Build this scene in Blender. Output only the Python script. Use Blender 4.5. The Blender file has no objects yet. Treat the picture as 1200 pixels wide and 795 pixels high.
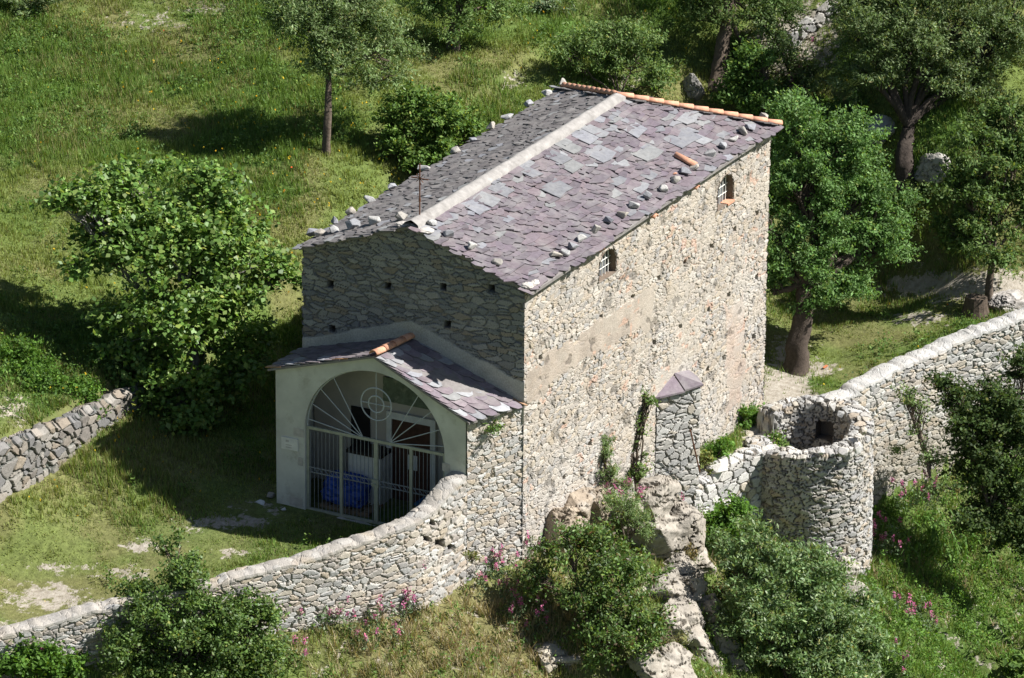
import bpy, bmesh, math, random
import numpy as np
from mathutils import Vector, Matrix
rng = np.random.default_rng(7)
random.seed(7)
SC = bpy.context.scene
COL = SC.collection

# ------------------------------------------------------------------ camera, sky, sun, exposure
CAMP = np.array([-99.034, -50.4745, 46.3362])
YAW, PIT, ROL, FPX = 0.4738, 0.3639, 0.0086, 6049.2      # focal length in pixels of a 1200 px wide frame
FW = np.array([math.cos(YAW)*math.cos(PIT), math.sin(YAW)*math.cos(PIT), -math.sin(PIT)])
_r = np.array([math.sin(YAW), -math.cos(YAW), 0.0]); _u = np.cross(_r, FW)
RT = _r*math.cos(ROL) + _u*math.sin(ROL); UP = -_r*math.sin(ROL) + _u*math.cos(ROL)
cd = bpy.data.cameras.new('camera'); cam = bpy.data.objects.new('camera', cd); COL.objects.link(cam)
cd.sensor_width = 36; cd.lens = FPX/1200*36; cd.clip_start = 1; cd.clip_end = 4000
M = Matrix.Identity(4)
for i, v in enumerate((RT, UP, -FW)):
    for k in range(3): M[k][i] = v[k]
for k in range(3): M[k][3] = CAMP[k]
cam.matrix_world = M
SC.camera = cam

SUN_EL = math.radians(46); SUN_H = np.array([.46, -.888]); SUN_H /= np.linalg.norm(SUN_H)
S = Vector((SUN_H[0]*math.cos(SUN_EL), SUN_H[1]*math.cos(SUN_EL), math.sin(SUN_EL)))
w = bpy.data.worlds.new('World'); SC.world = w; w.use_nodes = True
nt = w.node_tree; sky = nt.nodes.new('ShaderNodeTexSky'); sky.sky_type = 'NISHITA'; sky.sun_disc = False
sky.sun_elevation = SUN_EL; sky.sun_rotation = math.atan2(S.x, S.y); sky.altitude = 300
nt.links.new(sky.outputs[0], nt.nodes['Background'].inputs[0]); nt.nodes['Background'].inputs[1].default_value = 0.044
sl = bpy.data.lights.new('sun', 'SUN'); sl.energy = 4.8; sl.angle = math.radians(.5); sl.color = (1.0, .98, .95)
so = bpy.data.objects.new('sun', sl); COL.objects.link(so); so.rotation_euler = S.to_track_quat('Z', 'Y').to_euler(); so.location = (10, -40, 60)
SC.view_settings.view_transform = 'Standard'; SC.view_settings.look = 'None'; SC.view_settings.gamma = 1
SC.view_settings.exposure = 1.0
SC.view_settings.use_curve_mapping = False

# ------------------------------------------------------------------ picture -> world helpers (each thing gets its own real place)
def ray(px, py):
    return FW + RT*(px-600)/FPX - UP*(py-397.5)/FPX
def onx(px, py, X): d = ray(px, py); return CAMP + d*(X-CAMP[0])/d[0]
def ony(px, py, Y): d = ray(px, py); return CAMP + d*(Y-CAMP[1])/d[1]
def onz(px, py, Z): d = ray(px, py); return CAMP + d*(Z-CAMP[2])/d[2]
def project(P):
    d = P - CAMP; z = d@FW
    return 600+FPX*(d@RT)/z, 397.5-FPX*(d@UP)/z

# ------------------------------------------------------------------ noise
def hsh(i, j, k, s):
    h = (i.astype(np.int64)*73856093) ^ (j.astype(np.int64)*19349663) ^ (k.astype(np.int64)*83492791) ^ (s*2654435761)
    h &= 0xffffffff
    h ^= h >> 16; h = (h*0x45d9f3b) & 0xffffffff; h ^= h >> 16; h = (h*0x45d9f3b) & 0xffffffff; h ^= h >> 16
    return h/4294967296.0
def vnoise(p, s=0):
    b = np.floor(p).astype(np.int64); f = p-b; f = f*f*(3-2*f); o = 0
    for a in (0, 1):
        for c in (0, 1):
            for d in (0, 1):
                wgt = (f[:, 0] if a else 1-f[:, 0])*(f[:, 1] if c else 1-f[:, 1])*(f[:, 2] if d else 1-f[:, 2])
                o = o + wgt*hsh(b[:, 0]+a, b[:, 1]+c, b[:, 2]+d, s)
    return o
def fbm(p, s=0, n=4):
    o = 0; a = .5; t = 0
    for i in range(n):
        o = o + a*vnoise(p*(2**i), s+i); t += a; a *= .5
    return o/t
def fbm2(x, y, sc, s=0, n=4):
    p = np.stack([np.ravel(x)/sc, np.ravel(y)/sc, np.full(np.size(x), .5)], 1)
    return fbm(p, s, n).reshape(np.shape(x))
def sstep(a, b, x):
    t = np.clip((x-a)/(b-a), 0, 1); return t*t*(3-2*t)

# ------------------------------------------------------------------ mesh helpers
def mesh_obj(name, V, F, mat, parent=None, col=None, smooth=False, attrs=None):
    """V (n,3); F (m,k) int array, or a list of such arrays"""
    Fs = F if isinstance(F, list) else [F]
    Fs = [np.asarray(f) for f in Fs if len(f)]
    me = bpy.data.meshes.new(name)
    V = np.asarray(V, dtype=np.float32)
    nl = sum(f.size for f in Fs); nf = sum(len(f) for f in Fs)
    me.vertices.add(len(V)); me.vertices.foreach_set('co', V.ravel())
    me.loops.add(nl); me.polygons.add(nf)
    me.loops.foreach_set('vertex_index', np.concatenate([f.ravel() for f in Fs]).astype(np.int32))
    tot = np.concatenate([np.full(len(f), f.shape[1]) for f in Fs]); st = np.concatenate([[0], np.cumsum(tot)[:-1]])
    me.polygons.foreach_set('loop_start', st.astype(np.int32)); me.polygons.foreach_set('loop_total', tot.astype(np.int32))
    me.polygons.foreach_set('use_smooth', np.full(nf, smooth))
    me.update(calc_edges=True)
    if col is not None:
        a = me.color_attributes.new('Col', 'FLOAT_COLOR', 'POINT')
        c = np.ones((len(V), 4), dtype=np.float32); c[:, :3] = col; a.data.foreach_set('color', c.ravel())
    for k, v in (attrs or {}).items():
        a = me.attributes.new(k, 'FLOAT', 'POINT'); a.data.foreach_set('value', np.asarray(v, dtype=np.float32))
    me.materials.append(mat)
    o = bpy.data.objects.new(name, me); COL.objects.link(o)
    if parent: o.parent = parent; o.matrix_parent_inverse = Matrix.Translation(-Vector(parent.location)) if parent.location.length else Matrix.Identity(4)
    return o
def tag(o, label, cat, group=None, kind=None):
    if label: o['label'] = label
    if cat: o['category'] = cat
    if group: o['group'] = group
    if kind: o['kind'] = kind
    return o
def empty(name, loc, label, cat, group=None):
    o = bpy.data.objects.new(name, None); COL.objects.link(o); o.location = tuple(float(v) for v in loc); o.empty_display_size = .2
    return tag(o, label, cat, group)
class MB:
    """collects verts/faces in world coordinates"""
    def __init__(s): s.V = []; s.F = {}; s.C = []; s.n = 0
    def add(s, V, F, c=None):
        V = np.asarray(V, float); F = np.asarray(F, int)
        s.V.append(V); s.F.setdefault(F.shape[1], []).append(F+s.n); s.n += len(V)
        s.C.append(np.broadcast_to(np.array(c if c is not None else (1, 1, 1), float), (len(V), 3)))
    def box(s, a, b, c=None):
        (x0, y0, z0), (x1, y1, z1) = a, b
        s.add([(x0,y0,z0),(x1,y0,z0),(x1,y1,z0),(x0,y1,z0),(x0,y0,z1),(x1,y0,z1),(x1,y1,z1),(x0,y1,z1)],
              [(0,3,2,1),(4,5,6,7),(0,1,5,4),(1,2,6,5),(2,3,7,6),(3,0,4,7)], c)
    def prism(s, loop, vec, c=None):
        """planar loop (n,3) extruded by vec: ends as n-gons"""
        L = np.asarray(loop, float); n = len(L)
        s.add(np.concatenate([L, L+np.asarray(vec)]), [(i, (i+1) % n, n+(i+1) % n, n+i) for i in range(n)], c)
        s.add(L, [tuple(range(n))[::-1]], c); s.add(L+np.asarray(vec), [tuple(range(n))], c)
    def tube(s, P, R, seg=6, c=None):
        P = np.asarray(P, float); R = np.broadcast_to(np.asarray(R, float), (len(P),)); n = len(P)
        T = np.gradient(P, axis=0); T /= np.linalg.norm(T, axis=1)[:, None]+1e-9
        ref = np.array([0, 0, 1.]) if abs(T[0][2]) < .9 else np.array([1., 0, 0])
        A = np.cross(T, ref); A /= np.linalg.norm(A, axis=1)[:, None]+1e-9; B = np.cross(T, A)
        an = np.arange(seg)*2*math.pi/seg
        V = P[:, None]+R[:, None, None]*(A[:, None]*np.cos(an)[None, :, None]+B[:, None]*np.sin(an)[None, :, None])
        F = [(i*seg+j, i*seg+(j+1) % seg, (i+1)*seg+(j+1) % seg, (i+1)*seg+j) for i in range(n-1) for j in range(seg)]
        s.add(V.reshape(-1, 3), F, c); s.add(V[0], [tuple(range(seg))], c); s.add(V[-1], [tuple(range(seg))[::-1]], c)
    def build(s, name, mat, parent=None, smooth=False):
        o = mesh_obj(name, np.concatenate(s.V), [np.concatenate(f) for f in s.F.values()], mat, parent, np.concatenate(s.C), smooth)
        bm = bmesh.new(); bm.from_mesh(o.data); bmesh.ops.recalc_face_normals(bm, faces=bm.faces); bm.to_mesh(o.data); bm.free()
        return o

# ------------------------------------------------------------------ materials
def mat_new(name):
    m = bpy.data.materials.new(name); m.use_nodes = True; n = m.node_tree.nodes; l = m.node_tree.links
    return m, n, l, n['Principled BSDF']
def nmath(n, l, op, a, b=None):
    k = n.new('ShaderNodeMath'); k.operation = op
    for i, v in enumerate((a, b)):
        if v is None: continue
        if isinstance(v, (int, float)): k.inputs[i].default_value = v
        else: l.new(v, k.inputs[i])
    return k.outputs[0]
def noise_node(n, l, scale, detail=6, rough=.6, coord='Object'):
    tc = n.new('ShaderNodeTexCoord'); t = n.new('ShaderNodeTexNoise'); t.inputs['Scale'].default_value = scale
    t.inputs['Detail'].default_value = detail; t.inputs['Roughness'].default_value = rough
    l.new(tc.outputs[coord], t.inputs['Vector']); return t
def mixc(n, l, fac, a, b, mode='MIX'):
    k = n.new('ShaderNodeMix'); k.data_type = 'RGBA'; k.blend_type = mode
    for idx, v in ((0, fac), (6, a), (7, b)):
        if isinstance(v, (int, float)): k.inputs[idx].default_value = v
        elif isinstance(v, tuple): k.inputs[idx].default_value = (*v, 1)
        else: l.new(v, k.inputs[idx])
    return k.outputs[2]
def ramp(n, l, fac, stops):
    r = n.new('ShaderNodeValToRGB'); e = r.color_ramp.elements
    while len(e) < len(stops): e.new(.5)
    for q, (p, c) in zip(e, stops): q.position = p; q.color = (*c, 1)
    l.new(fac, r.inputs[0]); return r.outputs[0]
def attr_mat(name, rough=.9, scale=22, amt=.45, bump=.35, bscale=60, spec=.25, big=None):
    """colour from the mesh's own colour attribute, broken up by noise"""
    m, n, l, b = mat_new(name)
    a = n.new('ShaderNodeAttribute'); a.attribute_name = 'Col'
    t = noise_node(n, l, scale)
    f = ramp(n, l, t.outputs[0], [(.25, (1-amt,)*3), (.75, (1+amt*.6,)*3)])
    c = mixc(n, l, 1.0, a.outputs[0], f, 'MULTIPLY')
    if big:
        t2 = noise_node(n, l, big[0], 5, .65); c = mixc(n, l, ramp(n, l, t2.outputs[0], [(.45, (0,)*3), (.72, (big[2],)*3)]), c, big[1])
    l.new(c, b.inputs['Base Color']); b.inputs['Roughness'].default_value = rough; b.inputs['Specular IOR Level'].default_value = spec
    if bump:
        t3 = noise_node(n, l, bscale, 8, .65); bp = n.new('ShaderNodeBump'); bp.inputs['Strength'].default_value = bump; bp.inputs['Distance'].default_value = .02
        l.new(t3.outputs[0], bp.inputs['Height']); l.new(bp.outputs[0], b.inputs['Normal'])
    return m
def flat_mat(name, c, rough=.8, amt=.3, scale=6, metal=0, bump=.2, bscale=40, stain=None, spec=.3):
    m, n, l, b = mat_new(name)
    t = noise_node(n, l, scale)
    col = ramp(n, l, t.outputs[0], [(.3, tuple(v*(1-amt) for v in c)), (.7, tuple(min(1, v*(1+amt*.5)) for v in c))])
    if stain:
        t2 = noise_node(n, l, stain[0], 7, .7); col = mixc(n, l, ramp(n, l, t2.outputs[0], [(stain[2], (0,)*3), (stain[2]+.12, (stain[3],)*3)]), col, stain[1])
    l.new(col, b.inputs['Base Color']); b.inputs['Roughness'].default_value = rough; b.inputs['Metallic'].default_value = metal; b.inputs['Specular IOR Level'].default_value = spec
    if bump:
        t3 = noise_node(n, l, bscale, 6); bp = n.new('ShaderNodeBump'); bp.inputs['Strength'].default_value = bump; bp.inputs['Distance'].default_value = .01
        l.new(t3.outputs[0], bp.inputs['Height']); l.new(bp.outputs[0], b.inputs['Normal'])
    return m
def leaf_mat(name, rough=.5, trans=.35, spec=.4, tint=(1.25, 1.2, .6)):
    m, n, l, b = mat_new(name)
    a = n.new('ShaderNodeAttribute'); a.attribute_name = 'Col'
    l.new(a.outputs[0], b.inputs['Base Color']); b.inputs['Roughness'].default_value = rough; b.inputs['Specular IOR Level'].default_value = spec
    tr = n.new('ShaderNodeBsdfTranslucent'); l.new(mixc(n, l, 1.0, a.outputs[0], tint, 'MULTIPLY'), tr.inputs[0])
    mx = n.new('ShaderNodeMixShader'); mx.inputs[0].default_value = trans
    l.new(b.outputs[0], mx.inputs[1]); l.new(tr.outputs[0], mx.inputs[2]); l.new(mx.outputs[0], n['Material Output'].inputs[0])
    return m
MT = dict(
    stone=attr_mat('rubble_stone', .92, 30, .35, .5, 45),
    slate=attr_mat('slate', .62, 9, .3, .25, 50, .35, big=(2.2, (.30, .29, .27), .45)),
    bark=attr_mat('bark', .95, 12, .5, .9, 18),
    rock=attr_mat('limestone', .95, 7, .35, .7, 22, .15, big=(1.7, (.26, .22, .17), .7)),
    plaster=flat_mat('cream_plaster', (.58, .57, .50), .9, .22, 1.2, stain=(2.1, (.36, .33, .26), .56, .6), bump=.4, bscale=14),
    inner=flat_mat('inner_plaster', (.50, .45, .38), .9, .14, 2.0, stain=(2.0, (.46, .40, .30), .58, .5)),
    mortar=flat_mat('grey_mortar', (.50, .46, .41), .95, .3, 5, bump=.5, bscale=25),
    ridge=flat_mat('pale_ridge_mortar', (.31, .29, .268), .95, .3, 5, bump=.8, bscale=14, stain=(3, (.17, .155, .14), .55, .6)),
    terracotta=flat_mat('terracotta', (.58, .30, .19), .85, .3, 9, stain=(7, (.62, .45, .36), .56, .6)),
    iron=flat_mat('dark_iron', (.045, .035, .03), .7, .4, 20, .4),
    rust=flat_mat('rusty_iron', (.16, .07, .04), .85, .5, 25, .1),
    gate=flat_mat('gate_paint', (.38, .38, .29), .5, .2, 8, stain=(9, (.25, .15, .08), .66, .6)),
    bar=flat_mat('grey_bar_paint', (.24, .25, .25), .5, .2, 8),
    rod=flat_mat('pale_rod_paint', (.46, .48, .48), .5, .15, 8),
    white=flat_mat('white_paint', (.72, .70, .64), .7, .15, 5),
    brown=flat_mat('brown_door_paint', (.075, .032, .022), .6, .35, 6),
    dark=flat_mat('niche_shade_black', (.02, .018, .016), .95, .3, 6, bump=0),
    tarp=flat_mat('blue_tarpaulin', (.02, .07, .36), .4, .35, 7, bump=.5, bscale=12, spec=.5),
    bin=flat_mat('blue_plastic', (.03, .13, .30), .45, .2, 4),
    wood=flat_mat('pallet_wood', (.25, .17, .10), .85, .4, 9),
    glass=flat_mat('dull_glass', (.14, .15, .16), .25, .3, 4, spec=.6, bump=0),
    greensign=flat_mat('faded_green_panel', (.16, .19, .13), .85, .35, 7, stain=(6, (.34, .33, .24), .55, .7)),
    leaf=leaf_mat('leaf', .6, .35, .2), glossy=leaf_mat('glossy_leaf', .48, .35, .35), grass=leaf_mat('grass_blade', .6, .3, .25),
    petal=leaf_mat('petal', .7, .3, .2, (1, 1, 1)),
    orange=flat_mat('orange_scrap', (.50, .17, .07), .8, .2, 8),
)

# ------------------------------------------------------------------ terrain
BX = np.array([-60, -20, -11.6, -9.55, -7.6, -5.3, -3.45, -1.65, 0, 7.8, 8.3, 9.6, 10.6, 12, 13.4, 14, 15.5, 17.9, 19.9, 30, 70.])
BY = np.array([40, 13, 7.0, 5.4, 3.5, 1.97, .97, .62, .0, 0, -.4, -.85, -1.1, -.8, -1.7, -2.35, -2.7, -3.6, -4.7, -10.2, -30.])
ZX = np.array([-60, -12, -7, -3, 0, 4, 8, 10, 12.5, 14.3, 20, 30, 70.])
ZB = np.array([-3, -1.5, -1.35, -1.7, -1.5, -2.1, -3.0, -3.8, -4.4, -5.1, -5.1, -4.8, -4.6])
def yb(x): return np.interp(x, BX, BY)
def sdist(x, y):
    s = (yb(x+.05)-yb(x-.05))/.1; s = np.clip(s, -.9, .9)
    return (yb(x)-y)/np.sqrt(1+s*s)
TERX = np.array([-30, -6, -2, 1, 5, 40.]); TERH = np.array([1.38, 1.22, .68, .55, .42, .0])
def terr_step(x, y): return np.interp(x, TERX, TERH)*sstep(10.5, 10.8, y)
_cp = [onz(a, b, z) for a, b, z in [(0,735,-.95),(130,700,-.95),(300,640,-.78),(440,617,-.68),(380,610,-.68),(0,650,-.7),(100,620,-.6),(200,600,-.55),
       (0,584,.3),(110,510,.4),(60,560,.05),(200,540,-.1),(330,560,-.6),(345,400,0),(300,480,-.3),(360,612,-.69),(500,632,-.66)]]
_cp += [np.array(v) for v in [(1,15,2.1),(-6,12,1.85),(-6,11,1.6),(-2,11.2,1.25),(12,12,2.6),(6,12,1.6),(14,18,2.9),(10,16,2.6),(19,26.6,4.1),(22,15,3.9),(24,11.6,3.6),(20,8,2.2),(28,8,4),
       (40,0,5),(40,20,9),(30,30,8.5),(-10,20,3.8),(-10,30,6),(13.5,5.8,-.6),(13.5,0,-2.35),(11,-.5,-2.45),(16.4,.2,-2.35),(18.5,-.4,-2.2),(14,-1.7,-2.35),
       (17,-2.4,-2.1),(19,-4,-1.75),(21.5,-1.3,-1.75),(23,-3,-1.4),(30,-8,0),(50,-20,6),(60,40,16),(20,45,10),(-30,40,8),(-30,22,2.5),(0,0,-.66),(0,5.8,-.5),(6,5.8,-.3),(8,9,.2),(-1.6,.7,-.7),(-3.4,1.3,-.75),(-7,4.2,-.9)]]
_cp += [onz(a, b, z) for a, b, z in [(1050,308,-1.75),(1110,315,-1.6),(1190,318,-1.4),(980,385,-2.2),(1150,365,-1.65),(1062,215,.5),(1140,250,.0)]]
_cp = np.array(_cp); _cz = _cp[:, 2]-terr_step(_cp[:, 0], _cp[:, 1])
def _k(r2): return np.where(r2 > 1e-9, r2*np.log(r2+1e-12)*.5, 0)
_n = len(_cp); _A = np.zeros((_n+3, _n+3)); _d = ((_cp[:, None, :2]-_cp[None, :, :2])**2).sum(2)
_A[:_n, :_n] = _k(_d)+np.eye(_n)*.3; _A[:_n, _n] = 1; _A[:_n, _n+1:] = _cp[:, :2]; _A[_n:, :_n] = _A[:_n, _n:].T
_w = np.linalg.solve(_A, np.concatenate([_cz, [0, 0, 0]]))
def H(x, y):
    x = np.asarray(x, float); y = np.asarray(y, float); sh = x.shape; x = x.ravel(); y = y.ravel()
    xc = np.clip(x, -40, 75); yc = np.clip(y, -35, 60)
    U = np.empty(len(x))
    for i in range(0, len(x), 60000):
        sl_ = slice(i, i+60000)
        d2 = (xc[sl_, None]-_cp[None, :, 0])**2+(yc[sl_, None]-_cp[None, :, 1])**2
        U[sl_] = _k(d2)@_w[:_n]+_w[_n]+_w[_n+1]*xc[sl_]+_w[_n+2]*yc[sl_]
    U = U + terr_step(x, y)
    inside = sstep(11, 14, y)+sstep(15, 19, x)
    U = U + np.clip(inside, 0, 1)*(fbm2(x, y, 3.0, 3)-.5)*.5 + (fbm2(x, y, .9, 5, 3)-.5)*.10
    d = sdist(x, y); dd = np.clip(d, 0, None)
    L = np.interp(x, ZX, ZB) - .62*np.minimum(dd, 7) - .12*np.clip(dd-7, 0, 40)
    L = L + (fbm2(x, y, 2.2, 8, 5)-.5)*1.1*sstep(.2, 1.6, d)
    t = sstep(-.32, -.05, d)
    return (U*(1-t)+L*t).reshape(sh)
def ground(px, py):
    d = ray(px, py); t = np.linspace(80, 240, 3200); P = CAMP+d*t[:, None]
    h = H(P[:, 0], P[:, 1]); k = np.argmax(P[:, 2] < h)
    return P[k]
def axis(lo, hi, step, far):
    a = list(np.arange(lo, hi+step/2, step)); s = step
    x = hi
    while x < far: s *= 1.35; x += s; a.append(x)
    x = lo; s = step; b = []
    while x > -far: s *= 1.35; x -= s; b.append(x)
    return np.array(b[::-1]+a)
def spots(px, py, lst):
    o = np.zeros(np.shape(px))
    for (a, b, ra, rb, v) in lst: o = np.maximum(o, v*np.exp(-((px-a)/ra)**2-((py-b)/rb)**2))
    return o
DIRT = [(60,700,70,22,.75),(30,735,60,12,.7),(150,672,50,12,.6),(70,665,60,10,.5),(168,640,32,10,.75),(270,612,60,9,.85),(225,618,40,10,.5),(275,648,40,9,.55),(300,596,60,16,.42),(340,612,50,12,.4),
        (920,470,40,60,1.1),(905,500,45,40,1.0),(925,420,28,28,.9),(960,432,34,12,.8),(880,540,40,18,.8),(1080,372,55,14,.6),(1130,336,100,18,1.2),(1070,300,50,20,.3),(1180,340,60,26,1.1),
        (15,480,40,24,.6),(600,95,30,16,.55),(720,100,60,20,.5),(180,25,90,20,.45),(250,10,90,14,.5),(1085,205,30,30,.5),(930,40,60,60,.9),(700,30,80,14,.3)]
def fields(x, y, z):
    """dirt mask, lushness and dryness of the ground, as the place shows them"""
    px, py = project(np.stack([x, y, z], 1)); d = sdist(x, y)
    dirt = spots(px, py, DIRT); dirt = np.where(d < 0, dirt, .30)
    lush = fbm2(x, y, 3.5, 21, 4); lush = sstep(.36, .62, lush+spots(px, py, [(60,60,120,40,.25),(280,40,60,60,.28),(60,430,80,70,.3),(30,130,90,40,.1)]))
    dry = sstep(.42, .62, fbm2(x, y, 2.1, 33, 4)+spots(px, py, [(200,20,90,40,.2),(330,200,60,60,.06),(560,110,70,30,.16),(100,560,70,30,.12),(590,60,60,40,.1)]))
    dry = np.clip(dry+spots(px, py, [(230,640,230,40,.5),(60,690,140,50,.5),(1000,400,120,40,.2)]), 0, 1); dry = np.where(d > 0, np.clip(.25+.9*spots(px, py, [(540,740,130,70,1.2),(640,760,60,50,.7),(720,560,40,25,.8),(870,520,40,30,.7)])+.3*(dry-.5), 0, 1), dry*.75)
    lush = np.where((d > 0), np.where(px > 1000, .95, .45), lush)
    return px, py, d, dirt, lush, dry
def build_ground():
    xs = axis(-14, 32, .16, 1500); ys = axis(-12, 34, .16, 1500)
    X, Y = np.meshgrid(xs, ys, indexing='ij'); Z = H(X, Y)
    far = np.maximum(np.abs(X-10), np.abs(Y-10)); Z = np.where(far > 70, Z-.03*(far-70), Z)
    n, m = X.shape; V = np.stack([X.ravel(), Y.ravel(), Z.ravel()], 1)
    I = np.arange(n*m).reshape(n, m)
    F = np.stack([I[:-1, :-1], I[1:, :-1], I[1:, 1:], I[:-1, 1:]], -1).reshape(-1, 4)
    px, py, d, dirt, lush, dry = fields(V[:, 0], V[:, 1], V[:, 2])
    ca, cb, cc = np.array([.070, .125, .026]), np.array([.118, .155, .042]), np.array([.19, .155, .075])
    c = cb*(1-lush[:, None])+ca*lush[:, None]; c = c*(1-dry[:, None]*.7)+cc*dry[:, None]*.7
    m_, nd, l, b = mat_new('meadow_ground')
    a = nd.new('ShaderNodeAttribute'); a.attribute_name = 'Col'; da = nd.new('ShaderNodeAttribute'); da.attribute_name = 'dirt'
    t = noise_node(nd, l, 7, 8, .7); t2 = noise_node(nd, l, 3.6, 9, .74)
    g = mixc(nd, l, 1.0, a.outputs[0], ramp(nd, l, t.outputs[0], [(.3, (.55,)*3), (.7, (1.35,)*3)]), 'MULTIPLY')
    s = nmath(nd, l, 'ADD', da.outputs['Fac'], nmath(nd, l, 'MULTIPLY', nmath(nd, l, 'SUBTRACT', t2.outputs[0], .5), 2.4))
    soil = ramp(nd, l, t.outputs[0], [(.3, (.22, .185, .14)), (.7, (.44, .40, .335))])
    f = ramp(nd, l, s, [(.47, (0,)*3), (.56, (1,)*3)])
    l.new(mixc(nd, l, f, g, soil), b.inputs['Base Color']); b.inputs['Roughness'].default_value = .97; b.inputs['Specular IOR Level'].default_value = .1
    bp = nd.new('ShaderNodeBump'); bp.inputs['Strength'].default_value = .7; bp.inputs['Distance'].default_value = .06; l.new(t.outputs[0], bp.inputs['Height']); l.new(bp.outputs[0], b.inputs['Normal'])
    o = mesh_obj('ground', V, F, m_, None, c, True, {'dirt': dirt}); tag(o, 'sunny green hillside meadow falling to a rocky slope', 'ground', kind='structure')
build_ground()

# ------------------------------------------------------------------ rubble masonry: every stone has its own face and colour
WARM = np.array([1.0,.965,.92])*.93*np.array([(.43,.39,.34),(.48,.44,.39),(.38,.355,.32),(.43,.375,.30),(.34,.315,.29),(.40,.345,.285),(.51,.485,.445),(.37,.355,.335),(.33,.325,.32)])
GREY = np.array([(.40,.37,.32),(.34,.32,.29),(.46,.43,.38),(.30,.29,.28),(.38,.32,.25),(.44,.41,.37)])
PALE = .78*np.array([(.58,.56,.52),(.50,.48,.45),(.64,.62,.58),(.44,.43,.41),(.56,.50,.41),(.60,.57,.52)])
def rubble(P, size, pal, mortar, seed=0, joint=.10, warp=1.0):
    """P world points -> (height 0..1, colour)"""
    P = P + .07*(np.stack([fbm(P*6, 40, 2), fbm(P*6, 41, 2), fbm(P*6, 42, 2)], 1)-.5)
    q = P/np.array(size); q = q + 1.1*warp*(np.stack([vnoise(q*.33, 50), vnoise(q*.33, 51), vnoise(q*.33, 52)], 1)-.5)
    b = np.floor(q).astype(np.int64); OFF = [(i, j, k) for i in (-1, 0, 1) for j in (-1, 0, 1) for k in (-1, 0, 1)]
    def site(o):
        c = b+np.array(o); return c, c+.5+.82*(np.stack([hsh(c[:, 0], c[:, 1], c[:, 2], seed+s) for s in (1, 2, 3)], 1)-.5)+np.where(hsh(c[:, 0], c[:, 1], c[:, 2], seed+31) < .27, 50., 0.)[:, None]
    best = np.full(len(q), 1e9); bs = np.zeros_like(q); bc = np.zeros_like(b)
    for o in OFF:
        c, s = site(o); d = ((s-q)**2).sum(1); k = d < best; best[k] = d[k]; bs[k] = s[k]; bc[k] = c[k]
    edge = np.full(len(q), 1e9)
    for o in OFF:
        c, s = site(o); v = s-bs; ln = np.linalg.norm(v, axis=1); ok = ln > 1e-6
        e = np.where(ok, ((bs+s)*.5-q).__mul__(v).sum(1)/np.maximum(ln, 1e-6), 1e9); edge = np.minimum(edge, e)
    r = [hsh(bc[:, 0], bc[:, 1], bc[:, 2], seed+10+i) for i in range(5)]
    rim = sstep(.005, .02+joint*.75*(.5+1.0*vnoise(P*1.3, 64)), edge)
    h = rim*(.55+.45*r[0]) + .22*rim*((q-bs)*np.stack([r[1]-.5, r[2]-.5, r[3]-.5], 1)*2).sum(1)
    h = h + .12*(fbm(P*14, 60, 3)-.5)
    c = pal[(r[4]*len(pal)).astype(int) % len(pal)]*(.90+.20*r[1])[:, None]
    mix = sstep(.01, .02+joint*.55, edge)[:, None]
    return h, c*mix+np.array(mortar)*(1-mix)
def grid_faces(n, m, closed=False):
    I = np.arange(n*m).reshape(n, m)
    if closed: I = np.concatenate([I, I[:1]], 0)
    return np.stack([I[:-1, :-1], I[1:, :-1], I[1:, 1:], I[:-1, 1:]], -1).reshape(-1, 4)
def masonry(name, P, N, mat, parent, size, pal, mortar, depth, seed=0, closed=False, edit=None, drop=None, joint=.10, warp=1.0):
    """P,N (n,m,3) base surface and outward normal"""
    n, m, _ = P.shape; p = P.reshape(-1, 3); h, c = rubble(p, size, pal, mortar, seed, joint, warp)
    if edit: h, c = edit(p, h, c)
    V = p+N.reshape(-1, 3)*(h*depth)[:, None]; F = grid_faces(n, m, closed)
    if drop is not None: F = F[~drop(p[F].mean(1))]
    return mesh_obj(name, V, F, mat, parent, c, False)
def plane_wall(A, B, zb, zt, res, left=None, right=None):
    """wall from plan point A to B; outward normal to the right of A->B; left/right: neighbour outward normals at the ends"""
    A = np.array(A, float); B = np.array(B, float); Ln = np.linalg.norm(B-A); t = (B-A)/Ln; nrm = np.array([t[1], -t[0], 0])
    s = np.linspace(0, Ln, int(Ln/res)+1); zmax = np.array([zt(x) for x in s]); zmin = np.array([zb(x) for x in s])
    v = np.linspace(0, 1, int((zmax-zmin).max()/res)+1)
    P = np.zeros((len(s), len(v), 3)); P[..., :2] = (A+t*s[:, None])[:, None]; P[..., 2] = zmin[:, None]+(zmax-zmin)[:, None]*v
    N = np.broadcast_to(nrm, P.shape).copy()
    for nb, e in ((left, s), (right, Ln-s)):
        if nb is not None: N += (np.clip(1-e/.07, 0, 1))[:, None, None]*np.array([nb[0], nb[1], 0])
    return P, N
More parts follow.
